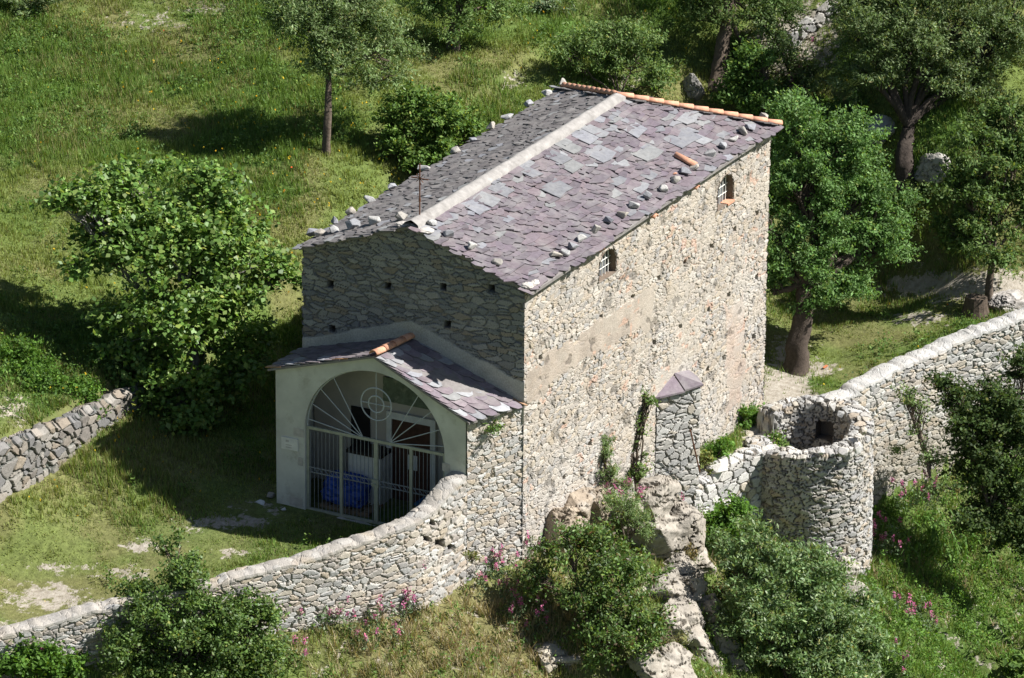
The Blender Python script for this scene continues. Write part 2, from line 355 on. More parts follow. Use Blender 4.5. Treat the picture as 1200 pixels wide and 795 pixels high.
def ribbon(path, zt, zb_out, zb_in, thick, res):
    """free-standing wall along a path: outer face, top, inner face in one sheet"""
    path = np.asarray(path, float); seg = np.linalg.norm(np.diff(path, axis=0), axis=1); cum = np.concatenate([[0], np.cumsum(seg)])
    s = np.linspace(0, cum[-1], int(cum[-1]/res)+1)
    # smooth the plan curve
    xy = np.stack([np.interp(s, cum, path[:, k]) for k in (0, 1)], 1); zt = np.interp(s, cum, zt); zo = np.interp(s, cum, zb_out); zi = np.interp(s, cum, zb_in)
    zt = zt+.16*(fbm(np.stack([s*1.6, s*0+3.3, s*0], 1), 98, 3)-.5)+.05*(vnoise(np.stack([s*6, s*0, s*0], 1), 99)-.5)
    k = max(3, int(.7/res)) | 1; ker = np.ones(k)/k
    def sm(a): return np.convolve(np.concatenate([np.full(k//2, 2*a[0])-a[1:k//2+1][::-1], a, np.full(k//2, 2*a[-1])-a[-k//2:-1][::-1]]), ker, 'valid')[:len(a)]
    xy = np.stack([sm(xy[:, 0]), sm(xy[:, 1])], 1)
    T = np.gradient(xy, axis=0); T /= np.linalg.norm(T, axis=1)[:, None]; R = np.stack([T[:, 1], -T[:, 0]], 1)
    no = int((zt-zo).max()/res)+1; ntop = int(thick/res)+2; ni = int((zt-zi).max()/res/1.5)+1
    rows = []
    for v in np.linspace(0, 1, no): rows.append(np.concatenate([xy, (zo+(zt-zo)*v)[:, None]], 1))
    for v in np.linspace(0, 1, ntop)[1:]:
        q = xy-R*thick*v; bul = .05*math.sin(math.pi*v); rows.append(np.concatenate([q, (zt+bul)[:, None]], 1))
    for v in np.linspace(0, 1, ni)[1:]: rows.append(np.concatenate([xy-R*thick, (zt-(zt-zi)*v)[:, None]], 1))
    P = np.stack(rows, 1); return P, grid_normals(P), no, ntop
def grid_normals(P, closed=False):
    if closed: a = np.roll(P, -1, 0)-np.roll(P, 1, 0)
    else: a = np.gradient(P, axis=0)
    b = np.gradient(P, axis=1); N = np.cross(a, b); return N/(np.linalg.norm(N, axis=2)[..., None]+1e-9)

# ------------------------------------------------------------------ chapel
L_, W_, HE, RIDGE, HIP = 13.47, 5.8, 5.3, 6.32, 2.76
SLOPE = (RIDGE-HE)/(W_/2)
chapel = empty('chapel', (6.7, 2.9, -.7), 'tall rubble stone chapel under a purple slate roof, its side wall bright in the sun', 'chapel')
def front_top(y): return HE+SLOPE*(W_/2-abs(y-W_/2))-.02
RES = .023
# long sunny wall, with putlog holes, a rendered band and two arched windows
holes = [ony(a, b, 0) for a, b in [(771,326),(740,349),(703,372),(667,399),(632,419),(802,307),(833,289),(860,269),(886,250),(885,325),(853,346),(829,363),(796,383),(766,402),(882,395),(847,420),(828,433),(724,470),(690,520),(660,560)]]
band = np.array([ony(a, b, 0)[[0, 2]] for a, b in [(612,442),(642,413),(706,376),(741,352),(768,333),(766,380),(734,392),(706,410),(670,431),(639,458),(612,474)]])
strip = np.array([ony(a, b, 0)[[0, 2]] for a, b in [(848,360),(868,345),(872,440),(866,470),(852,478),(850,420)]])
patch = np.array([ony(a, b, 0)[[0, 2]] for a, b in [(770,440),(795,425),(805,432),(800,450),(775,470),(764,470)]])
def inpoly(x, z, poly):
    o = np.zeros(len(x), bool); n = len(poly)
    for i in range(n):
        (x0, z0), (x1, z1) = poly[i], poly[(i+1) % n]
        k = ((z0 > z) != (z1 > z)) & (x < (x1-x0)*(z-z0)/(z1-z0+1e-12)+x0); o ^= k
    return o
WIN = [(4.45, 3.95, .92, .86), (11.05, 3.98, .92, .80)]        # X centre, sill z, width, height of the arched openings
WIN = []
for (xa, ya), (xb, yb_), sill, top in [((700, 0), (721, 0), (706, 328), (716, 289)), ((840, 0), (859, 0), (845, 243), (853, 203))]:
    a = ony(sill[0], sill[1], 0); b = ony(top[0], top[1], 0); WIN.append(((a[0]+b[0])/2, a[2], .92, max(.7, b[2]-a[2])))
def arch_pts(x, z, wd, h, n=14):
    r = wd/2; return [(x-r, z), (x+r, z)]+[(x+r*math.cos(t), z+h-r*.85+r*.85*math.sin(t)) for t in np.linspace(0, math.pi, n)]
def edit_right(p, h, c):
    x, z = p[:, 0], p[:, 2]; j = .10*(fbm(p*3, 70)-.5)
    for hp in holes:
        r = np.maximum(np.abs(x-hp[0])/.085, np.abs(z-hp[2])/.07)+j*4; k = 1-sstep(.75, 1.05, r); h = h*(1-k)-k*4.5; c = c*(1-k[:, None])+k[:, None]*np.array([.10, .08, .06])
    for poly, colr, amt in ((band, (.355, .295, .24), .92), (strip, (.40, .31, .25), .75), (patch, (.40, .37, .33), .8)):
        jx = x+.75*(fbm(p*2.3, 71)-.5); jz = z+.55*(fbm(p*2.3, 72)-.5)
        k = inpoly(jx, jz, poly)*amt*(.86+.14*vnoise(p*2, 73)); h = h*(1-k)+k*(.75+.25*fbm(p*4, 74)); c = c*(1-k[:, None])+k[:, None]*np.array(colr)*(.7+.6*fbm(p*np.array([3, 3, 1.2]), 75))[:, None]
    # old lime render still clinging over much of the far half
    k = sstep(.50, .62, fbm(p*1.1, 77))*.55*sstep(2, 8, x); h = h*(1-k*.5)+k*.5*.6; c = c*(1-k[:, None])+k[:, None]*np.array([.42, .37, .305])
    k = sstep(.47, .60, fbm(p*np.array([2.0, 2, 2.6]), 76))*.6; h = h*(1-k*.6)+k*.6*(.55+.3*fbm(p*9, 62)); c = c*(1-k[:, None]*.7)+k[:, None]*.7*np.array([.37, .325, .27])*(.75+.5*fbm(p*6, 63))[:, None]
    # grey weathering near the foot
    k = sstep(.45, .65, fbm(p*.8, 78)+.12*sstep(2.0, -1.5, z))*.35*sstep(3.4, .5, z); c = c*(1-k[:, None])+k[:, None]*np.array([.43, .41, .38])
    # fallen pieces leave brown gaps
    k = sstep(.66, .72, fbm(p*2.6, 79)); h = h-k*.35; c = c*(1-.4*k[:, None])
    # a few brick and tile fragments
    k = sstep(.80, .82, vnoise(p*np.array([5, 5, 9]), 80))*sstep(.55, .6, vnoise(p*.9, 83)); c = c*(1-k[:, None]*.6)+k[:, None]*.6*np.array([.46, .29, .21])
    return h, c
def drop_right(p):
    o = np.zeros(len(p), bool)
    for wn in WIN: o |= inpoly(p[:, 0], p[:, 2], np.array(arch_pts(*wn)))
    return o
P, N = plane_wall((0, 0), (L_, 0), lambda s: np.interp(s, [0, 8, 10, 13.5], [-2.6, -4.2, -3.6, -3.2]), lambda s: HE-.03, RES, left=(-1, 0), right=(1, 0))
masonry('wall', P, N, MT['stone'], chapel, (.205, .16, .09), WARM, (.25, .215, .175), .045, 1, edit=edit_right, drop=drop_right)
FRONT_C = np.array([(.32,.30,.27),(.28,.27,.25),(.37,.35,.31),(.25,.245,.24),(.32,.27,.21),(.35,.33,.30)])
fh = [onx(a, b, 0) for a, b in [(388,333),(520,336),(577,338),(390,385),(525,380),(455,335)]]
def edit_front(p, h, c):
    y, z = p[:, 1], p[:, 2]
    for hp in fh:
        r = np.maximum(np.abs(y-hp[1])/.08, np.abs(z-hp[2])/.085); k = 1-sstep(.8, 1.05, r); h = h*(1-k)-k*4; c = c*(1-k[:, None])+k[:, None]*np.array([.05, .04, .03])
    # light render band following the porch roof
    rf = 3.52-.345*np.abs(y-2.95); k = sstep(.0, .03, z-rf+.6)*(1-sstep(.40, .46, z-rf+.10*(fbm(p*2.5, 81)-.5)))
    h = h*(1-k)+k*.95; c = c*(1-k[:, None])+k[:, None]*np.array([.44, .42, .37])*(.8+.4*fbm(p*3, 82))[:, None]
    return h, c
P, N = plane_wall((0, W_), (0, 0), lambda s: -1.0, lambda s: front_top(W_-s), RES, left=(0, 1), right=(0, -1))
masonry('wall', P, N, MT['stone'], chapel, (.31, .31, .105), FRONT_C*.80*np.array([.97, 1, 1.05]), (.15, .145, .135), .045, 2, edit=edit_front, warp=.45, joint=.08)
P, N = plane_wall((L_, W_), (0, W_), lambda s: -1.6, lambda s: HE-.03, .06, left=(1, 0), right=(-1, 0))
masonry('wall', P, N, MT['stone'], chapel, (.24, .24, .14), GREY, (.20, .18, .15), .05, 3)
P, N = plane_wall((L_, 0), (L_, W_), lambda s: -3.2, lambda s: HE-.03, .06, left=(0, -1), right=(0, 1))
masonry('wall', P, N, MT['stone'], chapel, (.24, .24, .14), GREY, (.20, .18, .15), .05, 4)
# windows: reveal, grille
for i, (x, z, wd, h) in enumerate(WIN):
    mb = MB(); lp = arch_pts(x, z, wd+.04, h+.02); n = len(lp); D0, D1 = -.045, .20
    V = [(a, D0, b) for a, b in lp]+[(a, D1, b) for a, b in lp]
    mb.add(V, [(k, (k+1) % n, n+(k+1) % n, n+k) for k in range(n)], (.19, .145, .11))
    wo = mb.build('window', MT['stone'], chapel)
    pm = MB(); pm.add([(a, D1-.02, b) for a, b in lp], [tuple(range(n))], (.2, .2, .2)); pm.build('pane', MT['glass'], wo)
    gm = MB()
    for t in np.linspace(-.36, .36, 5): gm.tube([(x+t*wd, D1-.07, z), (x+t*wd, D1-.07, z+h-.02-.3*abs(t)**2)], .014, 5)
    for t in (.28, .55, .8): gm.tube([(x-wd*.49, D1-.07, z+t*h), (x+wd*.49, D1-.07, z+t*h)], .012, 5)
    gm.build('grille', MT['white'], wo)
    if i == 1:
        sb = MB(); sb.box((x+.08, -.075, z-.035), (x+wd/2+.01, .15, z+.02)); sb.build('sill', MT['terracotta'], wo)
# roof
OV = .24
def roof_z(y): return RIDGE-SLOPE*abs(y-W_/2)
FX = -.09
mb = MB()
e0, e1 = -OV, W_+.09; ze = roof_z(e0); ze1 = roof_z(e1)
R0, R1 = (FX, W_/2, RIDGE), (L_-HIP, W_/2, RIDGE); A0, A1 = (FX, e0, ze), (L_+.2, e0, ze); B0, B1 = (FX, e1, ze1), (L_+.2, e1, ze1)
def slab(mb, loop, t=.07, c=(.2, .18, .17)):
    mb.prism(np.array(loop)-np.array([0, 0, .012]), (0, 0, -t), c)
for lp in ((A0, A1, R1, R0), (B1, B0, R0, R1), (A1, B1, R1)):
    slab(mb, lp)
mb.build('roof_deck', MT['slate'], chapel)
PURP = np.array([(.150,.120,.138),(.162,.130,.142),(.140,.115,.130),(.172,.140,.150),(.152,.132,.140),(.134,.114,.124),(.165,.130,.138)])
SGREY = np.array([(.21,.21,.225),(.25,.25,.255),(.19,.19,.20),(.22,.22,.215)])
DARK = np.array([(.150,.134,.128),(.130,.116,.113),(.165,.148,.140),(.115,.104,.102)])
def slates(origin, u, v, Lu, Lv, keep, pal, greyfun, row=.21, wmin=.3, wmax=.75, seed=0):
    """irregular slates lying on a roof plane: u along the eave, v up the slope"""
    r = random.Random(seed); mb = MB(); u = np.array(u, float); v = np.array(v, float); nrm = np.cross(u, v); nrm *= np.sign(nrm[2]); o = np.array(origin, float)
    b = -.03; k = 0; ph = [r.uniform(0, 6) for _ in range(6)]
    wav = lambda x: .05*math.sin(x*1.3+ph[0])+.035*math.sin(x*2.9+ph[1])
    while b < Lv:
        a = -r.uniform(0, .3); rw = row*r.uniform(.8, 1.2)
        while a < Lu:
            wd = r.uniform(wmin, wmax)*(.75 if r.random() < .3 else 1.5 if r.random() < .1 else 1); cx, cy = a+wd/2, b+rw/2
            if keep(cx, cy):
                ln = rw*1.75+r.uniform(-.03, .06); j = .06; b_ = b; b = b+wav(a+b*2)+r.uniform(-.035, .035)
                pts = [(a+r.uniform(-.01, .05), b+r.uniform(-j, j)), (a+wd*r.uniform(.3, .6), b+r.uniform(-j*1.3, j*.6)), (a+wd-r.uniform(-.01, .05), b+r.uniform(-j, j)),
                       (a+wd+r.uniform(-.03, .03), b+ln*.6), (a+wd*r.uniform(.7, .95), b+ln), (a+wd*r.uniform(.1, .3), b+ln+r.uniform(-.03, .03)), (a+r.uniform(-.03, .03), b+ln*.55)]
                if r.random() < .3: pts[0] = (pts[0][0]+wd*.2, pts[0][1]+.01)
                if r.random() < .3: pts[2] = (pts[2][0]-wd*.2, pts[2][1]+.01)
                lift, tx = r.uniform(.024, .05), r.uniform(-.016, .016)
                top = []
                for (x, y) in pts:
                    f = (y-b)/ln; top.append(o+u*x+v*y+nrm*(lift*(1-f)+.004+tx*(x-cx)/wd*(1-f)))
                top = np.array(top); th = r.uniform(.018, .03)
                g = greyfun(cx/Lu, cy/Lv, r)
                c = (SGREY if g else pal)[r.randrange(len(SGREY if g else pal))]*r.uniform(.88, 1.13)
                mb.prism(top, -nrm*th, c); b = b_
            a += wd*.97
        b += rw
    return mb
SL = math.hypot(W_/2+OV, SLOPE*(W_/2+OV)); vr = np.array([0, W_/2+OV, SLOPE*(W_/2+OV)])/SL; vl = vr*np.array([1, -1, 1])
LU = L_+.2-FX
def keep_main(x, y): return x+FX < L_+.14-(HIP+.14)*y/SL and y < SL-.24
mbR = slates((FX, e0, ze), (1, 0, 0), vr, LU, SL, keep_main, PURP, lambda a, b, r: r.random() < (.26 if b > .80 else (.17 if a > .5 and b > .35 else .05)), row=.15, wmin=.24, wmax=.62, seed=1)
def keep_left(x, y): return x+FX < L_+.14-(HIP+.14)*y/SL and y < SL1-.24
SL1 = math.hypot(W_/2+.09, SLOPE*(W_/2+.09))
slates((FX, e1, ze1), (1, 0, 0), vl, LU, SL1, keep_left, DARK, lambda a, b, r: r.random() < .05, row=.145, wmin=.2, wmax=.5, seed=2).build('slate_covering', MT['slate'], chapel)
hv = np.array([-(HIP+.2), 0, RIDGE-ze]); hl = np.linalg.norm(hv); hv /= hl
slates((L_+.2, e0, ze), (0, 1, 0), hv, W_+2*OV, hl, lambda x, y: abs(x-W_/2-OV) < (W_/2+OV)*(1-y/hl)+.05, DARK, lambda a, b, r: r.random() < .1, seed=3).build('slate_covering', MT['slate'], chapel)
# larger grey replacement slates, some beside the ridge and some patched in lower down
rr_ = random.Random(77); mb = mbR; big = [(1.9+.72*k+rr_.uniform(-.1, .1), SL-.78+rr_.uniform(-.05, .05), rr_.uniform(.42, .62), rr_.uniform(.42, .55)) for k in range(10)]+[(7.2, 1.9, .8, .55), (8.4, 1.2, .9, .5), (9.9, 1.0, 1.1, .55), (10.6, .75, .5, .4), (4.6, 1.75, .8, .5), (6.0, 2.1, .7, .4), (9.3, 2.0, .7, .4), (11.2, 1.5, .7, .35), (7.6, .75, .5, .3)]
for k, (x, y, wd, ht) in enumerate(big):
    if k < 10 and rr_.random() < .22: continue
    o_ = np.array((FX, e0, ze)); n_ = np.cross((1, 0, 0), vr); j = lambda q: q+rr_.uniform(-.05, .05)
    pts = [(j(x), j(y)), (x+wd*.5, j(y)-.02), (j(x+wd), j(y)), (j(x+wd), j(y+ht)), (j(x), j(y+ht))]
    mb.prism([o_+np.array([1, 0, 0])*a+vr*b+n_*(.062-.03*(b-y)/ht) for a, b in pts], -n_*.022, SGREY[k % 4]*rr_.uniform(.85, 1.1))
mb.build('slate_covering', MT['slate'], chapel)
# pale mortar ridge
xs = np.linspace(FX-.02, L_-HIP+.05, 160); V = []; rn_ = fbm(np.stack([xs*4, xs*0, xs*0], 1), 31, 3)-.5
for i, x in enumerate(xs):
    for k, t in enumerate((-1.04, -1, -.75, -.5, -.25, 0, .25, .5, .75, 1, 1.04)):
        tt = max(-1, min(1, t)); V.append((x, W_/2+(.19+.03*rn_[i])*t, RIDGE+.09+.04*(1-tt*tt)-SLOPE*.19*abs(tt)+.03*rn_[i]-(.12 if abs(t) > 1 else 0)))
mesh_obj('ridge_cap', V, grid_faces(len(xs), 11), MT['ridge'], chapel, (1, 1, 1), True)
# terracotta hip tiles, each a half round
def half_tile(mb, A, B, r0, r1, up=(0, 0, 1), n=8):
    A, B = np.array(A, float), np.array(B, float); t = (B-A)/np.linalg.norm(B-A); s = np.cross(t, up); s /= np.linalg.norm(s); q = np.cross(s, t)
    V = []
    for c, r in ((A, r0), (B, r1)):
        for rr in (r, r-.018):
            for a in np.linspace(0, math.pi, n): V.append(c+s*rr*math.cos(a)+q*rr*math.sin(a))
    I = np.arange(4*n).reshape(4, n); F = []
    for a, b in ((0, 2), (1, 3), (0, 1), (2, 3)):
        F += [(I[a][k], I[a][k+1], I[b][k+1], I[b][k]) for k in range(n-1)]
    for k in (0, n-1): F.append((I[0][k], I[1][k], I[3][k], I[2][k]))
    mb.add(V, F)
for end in (A1, B1):
    a = np.array(end)+np.array([0, 0, .02]); b = np.array(R1)+np.array([0, 0, .05]); nT = 11
    for k in range(nT):
        p0 = a+(b-a)*(k/nT); p1 = a+(b-a)*((k+1.12)/nT); lift = np.array([0, 0, .018]); mb = MB(); half_tile(mb, p0+lift*1.3, p1, .10, .083); mb.build('hip_tile', MT['terracotta'], chapel, True)
# broken mortar at the front corner of the eave and under the ridge end
for (pp, sz) in (((.02, -.06, HE+.02), (.16, .14, .07)), ((.30, -.10, HE+.0), (.18, .10, .06)), ((FX+.10, W_/2-.32, RIDGE-.10), (.18, .22, .05)), ((FX+.12, W_/2+.25, RIDGE-.05), (.16, .2, .05))):
    bm = bmesh.new(); bmesh.ops.create_icosphere(bm, subdivisions=3, radius=1)
    for v in bm.verts: v.co = Vector((v.co.x*sz[0], v.co.y*sz[1], v.co.z*sz[2]))*(1+.25*(random.random()-.5)) + Vector(pp)
    V = np.array([v.co for v in bm.verts]); F = np.array([[v.index for v in f.verts] for f in bm.faces]); bm.free(); mesh_obj('mortar_lump', V, F, MT['mortar'], chapel, (1, 1, 1))
# little tile ends tucked under the eave
for a, b in [(884,168),(814,220),(765,254),(702,293)]:
    p = ony(a, b, -.12); mb = MB(); half_tile(mb, (p[0], -.22, p[2]-.02), (p[0], .04, p[2]+.06), .10, .10); mb.build('eave_tile', MT['terracotta'], chapel, True)
# iron cross
cx, cy, cz = .32, W_/2, RIDGE; mb = MB()
mb.tube([(cx, cy, cz-.05), (cx, cy, cz+1.38)], .018, 6); zc = cz+1.02
mb.tube([(cx, cy-.22, zc), (cx, cy+.22, zc)], .015, 6)
for a in (45, 135): t = math.radians(a); mb.tube([(cx, cy-.13*math.cos(t), zc-.13*math.sin(t)), (cx, cy+.13*math.cos(t), zc+.13*math.sin(t))], .009, 5)
mb.tube([(cx, cy, cz+.45), (cx, cy, cz+.53)], .03, 6)
mb.build('cross', MT['rust'], chapel)
# angled stone buttress on the sunny wall, with a slate cap
bx0, bx1, bp = 8.05, 10.0, 1.25
q0 = ony(767, 463, 0); bx0 = q0[0]+.05; zc = q0[2]-.08
pl = np.array([(bx0, -.02), (bx0+1.12, -.66), (bx0+1.8, -.02)]); pts = []
s1 = np.linspace(0, 1, 60); path = np.concatenate([pl[0]+(pl[1]-pl[0])*s1[:, None], (pl[1]+(pl[2]-pl[1])*s1[:, None])[1:]])
zz = np.linspace(-4.6, zc, 150); P = np.zeros((len(path), len(zz), 3)); P[..., :2] = path[:, None]; P[..., 2] = zz
butt = masonry('buttress', P, grid_normals(P), MT['stone'], chapel, (.26, .26, .14), PALE*.92, (.22, .20, .165), .06, 9)
mb = MB(); r = random.Random(4); apex = np.array([bx0+1.0, 0, zc+.24]); ring = [np.array([bx0-.12, .0, zc-.02]), np.array([bx0-.02, -.14, zc]), np.array([bx0+.6, -.52, zc+.01]), np.array([bx0+1.15, -.76, zc+.02]), np.array([bx0+1.55, -.42, zc+.03]), np.array([bx0+1.85, 0, zc+.05])]
for k, (ids, up_) in enumerate([((0, 1, 2), .0), ((2, 3), .03), ((3, 4, 5), .012)]):
    mb.prism([ring[i]+np.array([0, 0, up_]) for i in ids]+[apex+np.array([.05*k-.05, 0, up_])], (0, 0, .045), (PURP[(2*k) % 5]*(1.25, .95, 1.45)[k]))
mb.build('slate_cap', MT['slate'], butt)

# ------------------------------------------------------------------ stones weighing down the slates (each its own thing)
def hull(rad, seed, flat=.7, n=13):
    r = np.random.default_rng(seed); p = r.normal(size=(n, 3)); p /= np.linalg.norm(p, axis=1)[:, None]; p *= r.uniform(.75, 1.1, (n, 1))*np.array([1, .8, flat])*rad
    bm = bmesh.new(); [bm.verts.new(v) for v in p]; g = bmesh.ops.convex_hull(bm, input=bm.verts[:])
    loose = [v for v in bm.verts if not v.link_faces]
    if loose: bmesh.ops.delete(bm, geom=loose, context='VERTS')
    bmesh.ops.bevel(bm, geom=bm.edges[:], offset=rad*.07, segments=1, affect='EDGES', clamp_overlap=True)
    bmesh.ops.triangulate(bm, faces=bm.faces[:]); bmesh.ops.subdivide_edges(bm, edges=bm.edges[:], cuts=1, use_grid_fill=True); bmesh.ops.triangulate(bm, faces=bm.faces[:])
    V = np.array([v.co for v in bm.verts]); bm.verts.index_update(); F = np.array([[v.index for v in f.verts] for f in bm.faces if len(f.verts) == 3]); Q = np.array([[v.index for v in f.verts] for f in bm.faces if len(f.verts) == 4]).reshape(-1, 4); bm.free()
    V = V*(1+.10*(vnoise(V/rad*2.2+seed*3.1, 2)-.5))[:, None]
    return V, [F, Q]
def on_roof(px, py):
    d = ray(px, py); t = np.linspace(100, 145, 9000); P = CAMP+d*t[:, None]; k = np.argmax(P[:, 2] < roof_z(P[:, 1])); return P[k]
def rock_at(name, p, rad, seed, col, label, cat, group=None, flat=.7, mat='stone', sink=.45, parent=None, rz=None):
    V, F = hull(rad, seed, flat); a = rz if rz is not None else seed*1.7; R = np.array([[math.cos(a), -math.sin(a), 0], [math.sin(a), math.cos(a), 0], [0, 0, 1]])
    V = V@R.T; V[:, 2] += -V[:, 2].min()-.12*rad
    o = mesh_obj(name, V, F, MT[mat], None, col); o.location = tuple(p)
    return tag(o, label, cat, group)
ORD = ['first', 'second', 'third', 'fourth', 'fifth', 'sixth', 'seventh', 'eighth', 'ninth', 'tenth', 'eleventh', 'twelfth', 'thirteenth', 'fourteenth', 'fifteenth', 'sixteenth', 'seventeenth', 'eighteenth', 'nineteenth', 'twentieth']
sgrp = 'stones weighing down the roof slates'
rows_ = [('sunny right eave, {} from the front corner', [(651,303),(662,300),(670,293),(682,285),(697,274),(713,263),(728,256),(743,245),(758,234),(777,225),(792,214),(802,205),(814,199),(833,184),(848,175),(860,167),(871,158),(880,153),(895,141)]),
         ('front edge of the sunny slope, {} below the ridge', [(506,265),(528,279),(552,293),(583,312)]),
         ('front edge of dark slope, {} from its left corner', [(367,279),(377,277),(391,274),(414,269),(438,264),(469,259)]),
         ('dark left eave, {} from the front', [(385,265),(408,253),(433,239),(460,223),(496,201),(534,180),(552,168),(575,153),(593,142),(615,127),(637,114),(655,103)])]
sd = 100; PK = np.array([(.50,.49,.47),(.40,.40,.41),(.58,.56,.52),(.45,.42,.37),(.33,.33,.35),(.52,.47,.40)])
for txt, lst in rows_:
    for k, (a, b) in enumerate(lst):
        sd += 1; c = PK[sd % 6]*(.78 if 'left eave' in txt else .72); big = .165+.055*((sd*37) % 10)/10
        if 'dark slope' in txt: big *= 1.15
        p = on_roof(a, b) if on_roof(a, b)[2] > 5 else ony(a, b, W_+.1)
        p[1] = min(p[1], W_+.14); p[2] = roof_z(p[1])+.03
        kind = ['pale grey', 'bluish grey', 'whitish', 'tan grey', 'dark grey', 'buff'][sd % 6]
        rock_at('roof_stone', p, big, sd, c, '%s stone on the %s' % (kind, txt.format(ORD[k])), 'stone', sgrp, .62)
p = on_roof(803, 191); mb = MB(); half_tile(mb, (0, -.28, -.10+.06), (0, .28, .10+.06), .105, .09)
o = mb.build('roof_tile', MT['terracotta'], None, True); o.location = tuple(p); tag(o, 'loose terracotta half round tile lying on the slates above the right eave', 'tile')
p = on_roof(791, 206); V, F = hull(.07, 61, .4); o = mesh_obj('tile_fragment', V+np.array([0, 0, .05]), F, MT['terracotta'], None, (1, 1, 1)); o.location = tuple(p); tag(o, 'small broken piece of terracotta on the slates beside the loose tile', 'tile')

# ------------------------------------------------------------------ entrance porch
GZ = -.70; PX = -1.6; TH = .26
porch = empty('entrance_porch', (-.8, 3.0, GZ), 'cream plastered entrance porch with a wide arched gateway against the chapel front', 'porch')
yR, yL, zR, zL, yA, zA = .66, 5.68, 2.46, 2.78, 3.02, 3.58
oy0, oy1 = onx(521, 538, PX)[1], onx(357, 497, PX)[1]; zs = 1.42; oc = (oy0+oy1)/2; orad = (oy1-oy0)/2; zt_ = onx(434, 435, PX)[2]; orz = zt_-zs
arc = [(oc+orad*math.cos(t), zs+orz*math.sin(t)) for t in np.linspace(0, math.pi, 40)]
loop = [(yR, GZ-.6), (yR, zR), (yA, zA), (yL, zL), (yL, GZ-.3), (oy1, GZ-.3)]+arc+[(oy0, GZ-.6)]
mb = MB(); mb.prism([(PX, a, b) for a, b in loop], (TH, 0, 0)); mb.build('front_wall', MT['plaster'], porch)
mb = MB(); mb.prism([(PX+TH+.003, yL-.003, GZ-.3), (-.06, 5.78, GZ-.3), (-.06, 5.78, 2.66), (PX+TH+.003, yL-.003, 2.74)], (0, -.24, 0)); mb.build('side_wall', MT['plaster'], porch)
# right side wall in rubble, facing the sun
P, N = plane_wall((PX+.01, yR-.02), (0.02, .012), lambda s: -2.6, lambda s: 2.42, RES)
masonry('side_wall', P, N, MT['stone'], porch, (.20, .17, .095), np.concatenate([WARM, PALE]), (.34, .30, .25), .045, 11)
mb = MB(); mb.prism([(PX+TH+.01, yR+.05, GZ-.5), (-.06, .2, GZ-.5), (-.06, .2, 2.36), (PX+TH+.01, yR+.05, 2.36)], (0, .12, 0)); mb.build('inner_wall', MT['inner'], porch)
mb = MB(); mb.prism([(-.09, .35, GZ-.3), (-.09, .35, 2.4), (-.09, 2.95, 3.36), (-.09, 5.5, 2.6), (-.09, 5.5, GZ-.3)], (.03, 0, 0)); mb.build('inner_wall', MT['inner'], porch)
mb = MB(); mb.box((PX-.02, yR, GZ-.12), (-.08, 5.5, GZ+.02)); mb.build('floor', MT['mortar'], porch)
# porch roof: two slate slopes
pr = [np.array([PX-.10, yA, zA+.03]), np.array([.03, 2.92, 3.52])]
er = [np.array([PX-.12, yR-.15, zR-.02]), np.array([.0, -.06, 2.40])]; el = [np.array([PX-.10, yL+.16, zL-.01]), np.array([.0, 5.86, 2.70])]
mb = MB(); slab(mb, (er[0], er[1], pr[1], pr[0]), .05); slab(mb, (el[1], el[0], pr[0], pr[1]), .05); rf = mb.build('roof', MT['slate'], porch)
def slates2(e, p, pal, greyfun, seed):
    r = random.Random(seed); mb = MB(); rows = 11
    n_ = np.cross(e[1]-e[0], p[0]-e[0]); n_ /= np.linalg.norm(n_); n_ *= np.sign(n_[2])
    Q = lambda a, b: e[0]*(1-a)*(1-b)+e[1]*a*(1-b)+p[0]*(1-a)*b+p[1]*a*b
    for i in range(rows):
        a = -.02-r.uniform(0, .12)
        while a < .98:
            wd = r.uniform(.16, .25); b0 = i/rows; b1 = min(1.0, b0+1.7/rows); a0, a1 = max(0, a), min(1.0, a+wd)
            if a1-a0 > .03:
                m = (a0+a1)/2; lf, lo = r.uniform(.025, .05), .006
                pts = [(a0+.015, b0+r.uniform(0, .02), lf), (a0+(a1-a0)*.3, b0-.022+r.uniform(-.01, .01), lf), (a0+(a1-a0)*.72, b0-.022+r.uniform(-.01, .01), lf), (a1-.015, b0+r.uniform(0, .02), lf), (a1, b1-.03, lo), (a0, b1-.03, lo)]
                g = greyfun(r); c = (SGREY*1.25 if g else pal)[r.randrange(4)]*r.uniform(.8, 1.25)
                if r.random() < .03: c = np.array((.36, .20, .10))
                mb.prism([Q(x, y)+n_*z for x, y, z in pts], -n_*.02, c)
            a += wd
    return mb
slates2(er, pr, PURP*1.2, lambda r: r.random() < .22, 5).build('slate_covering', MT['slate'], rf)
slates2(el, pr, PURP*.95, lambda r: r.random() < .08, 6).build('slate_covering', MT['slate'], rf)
for k in range(4):
    a = pr[0]+(pr[1]-pr[0])*(k/4-.01); b = pr[0]+(pr[1]-pr[0])*((k+1.1)/4); up = np.array([0, 0, .02]); mb = MB(); half_tile(mb, a+up*1.6, b+up, .115, .10); mb.build('ridge_tile', MT['terracotta'], porch, True)
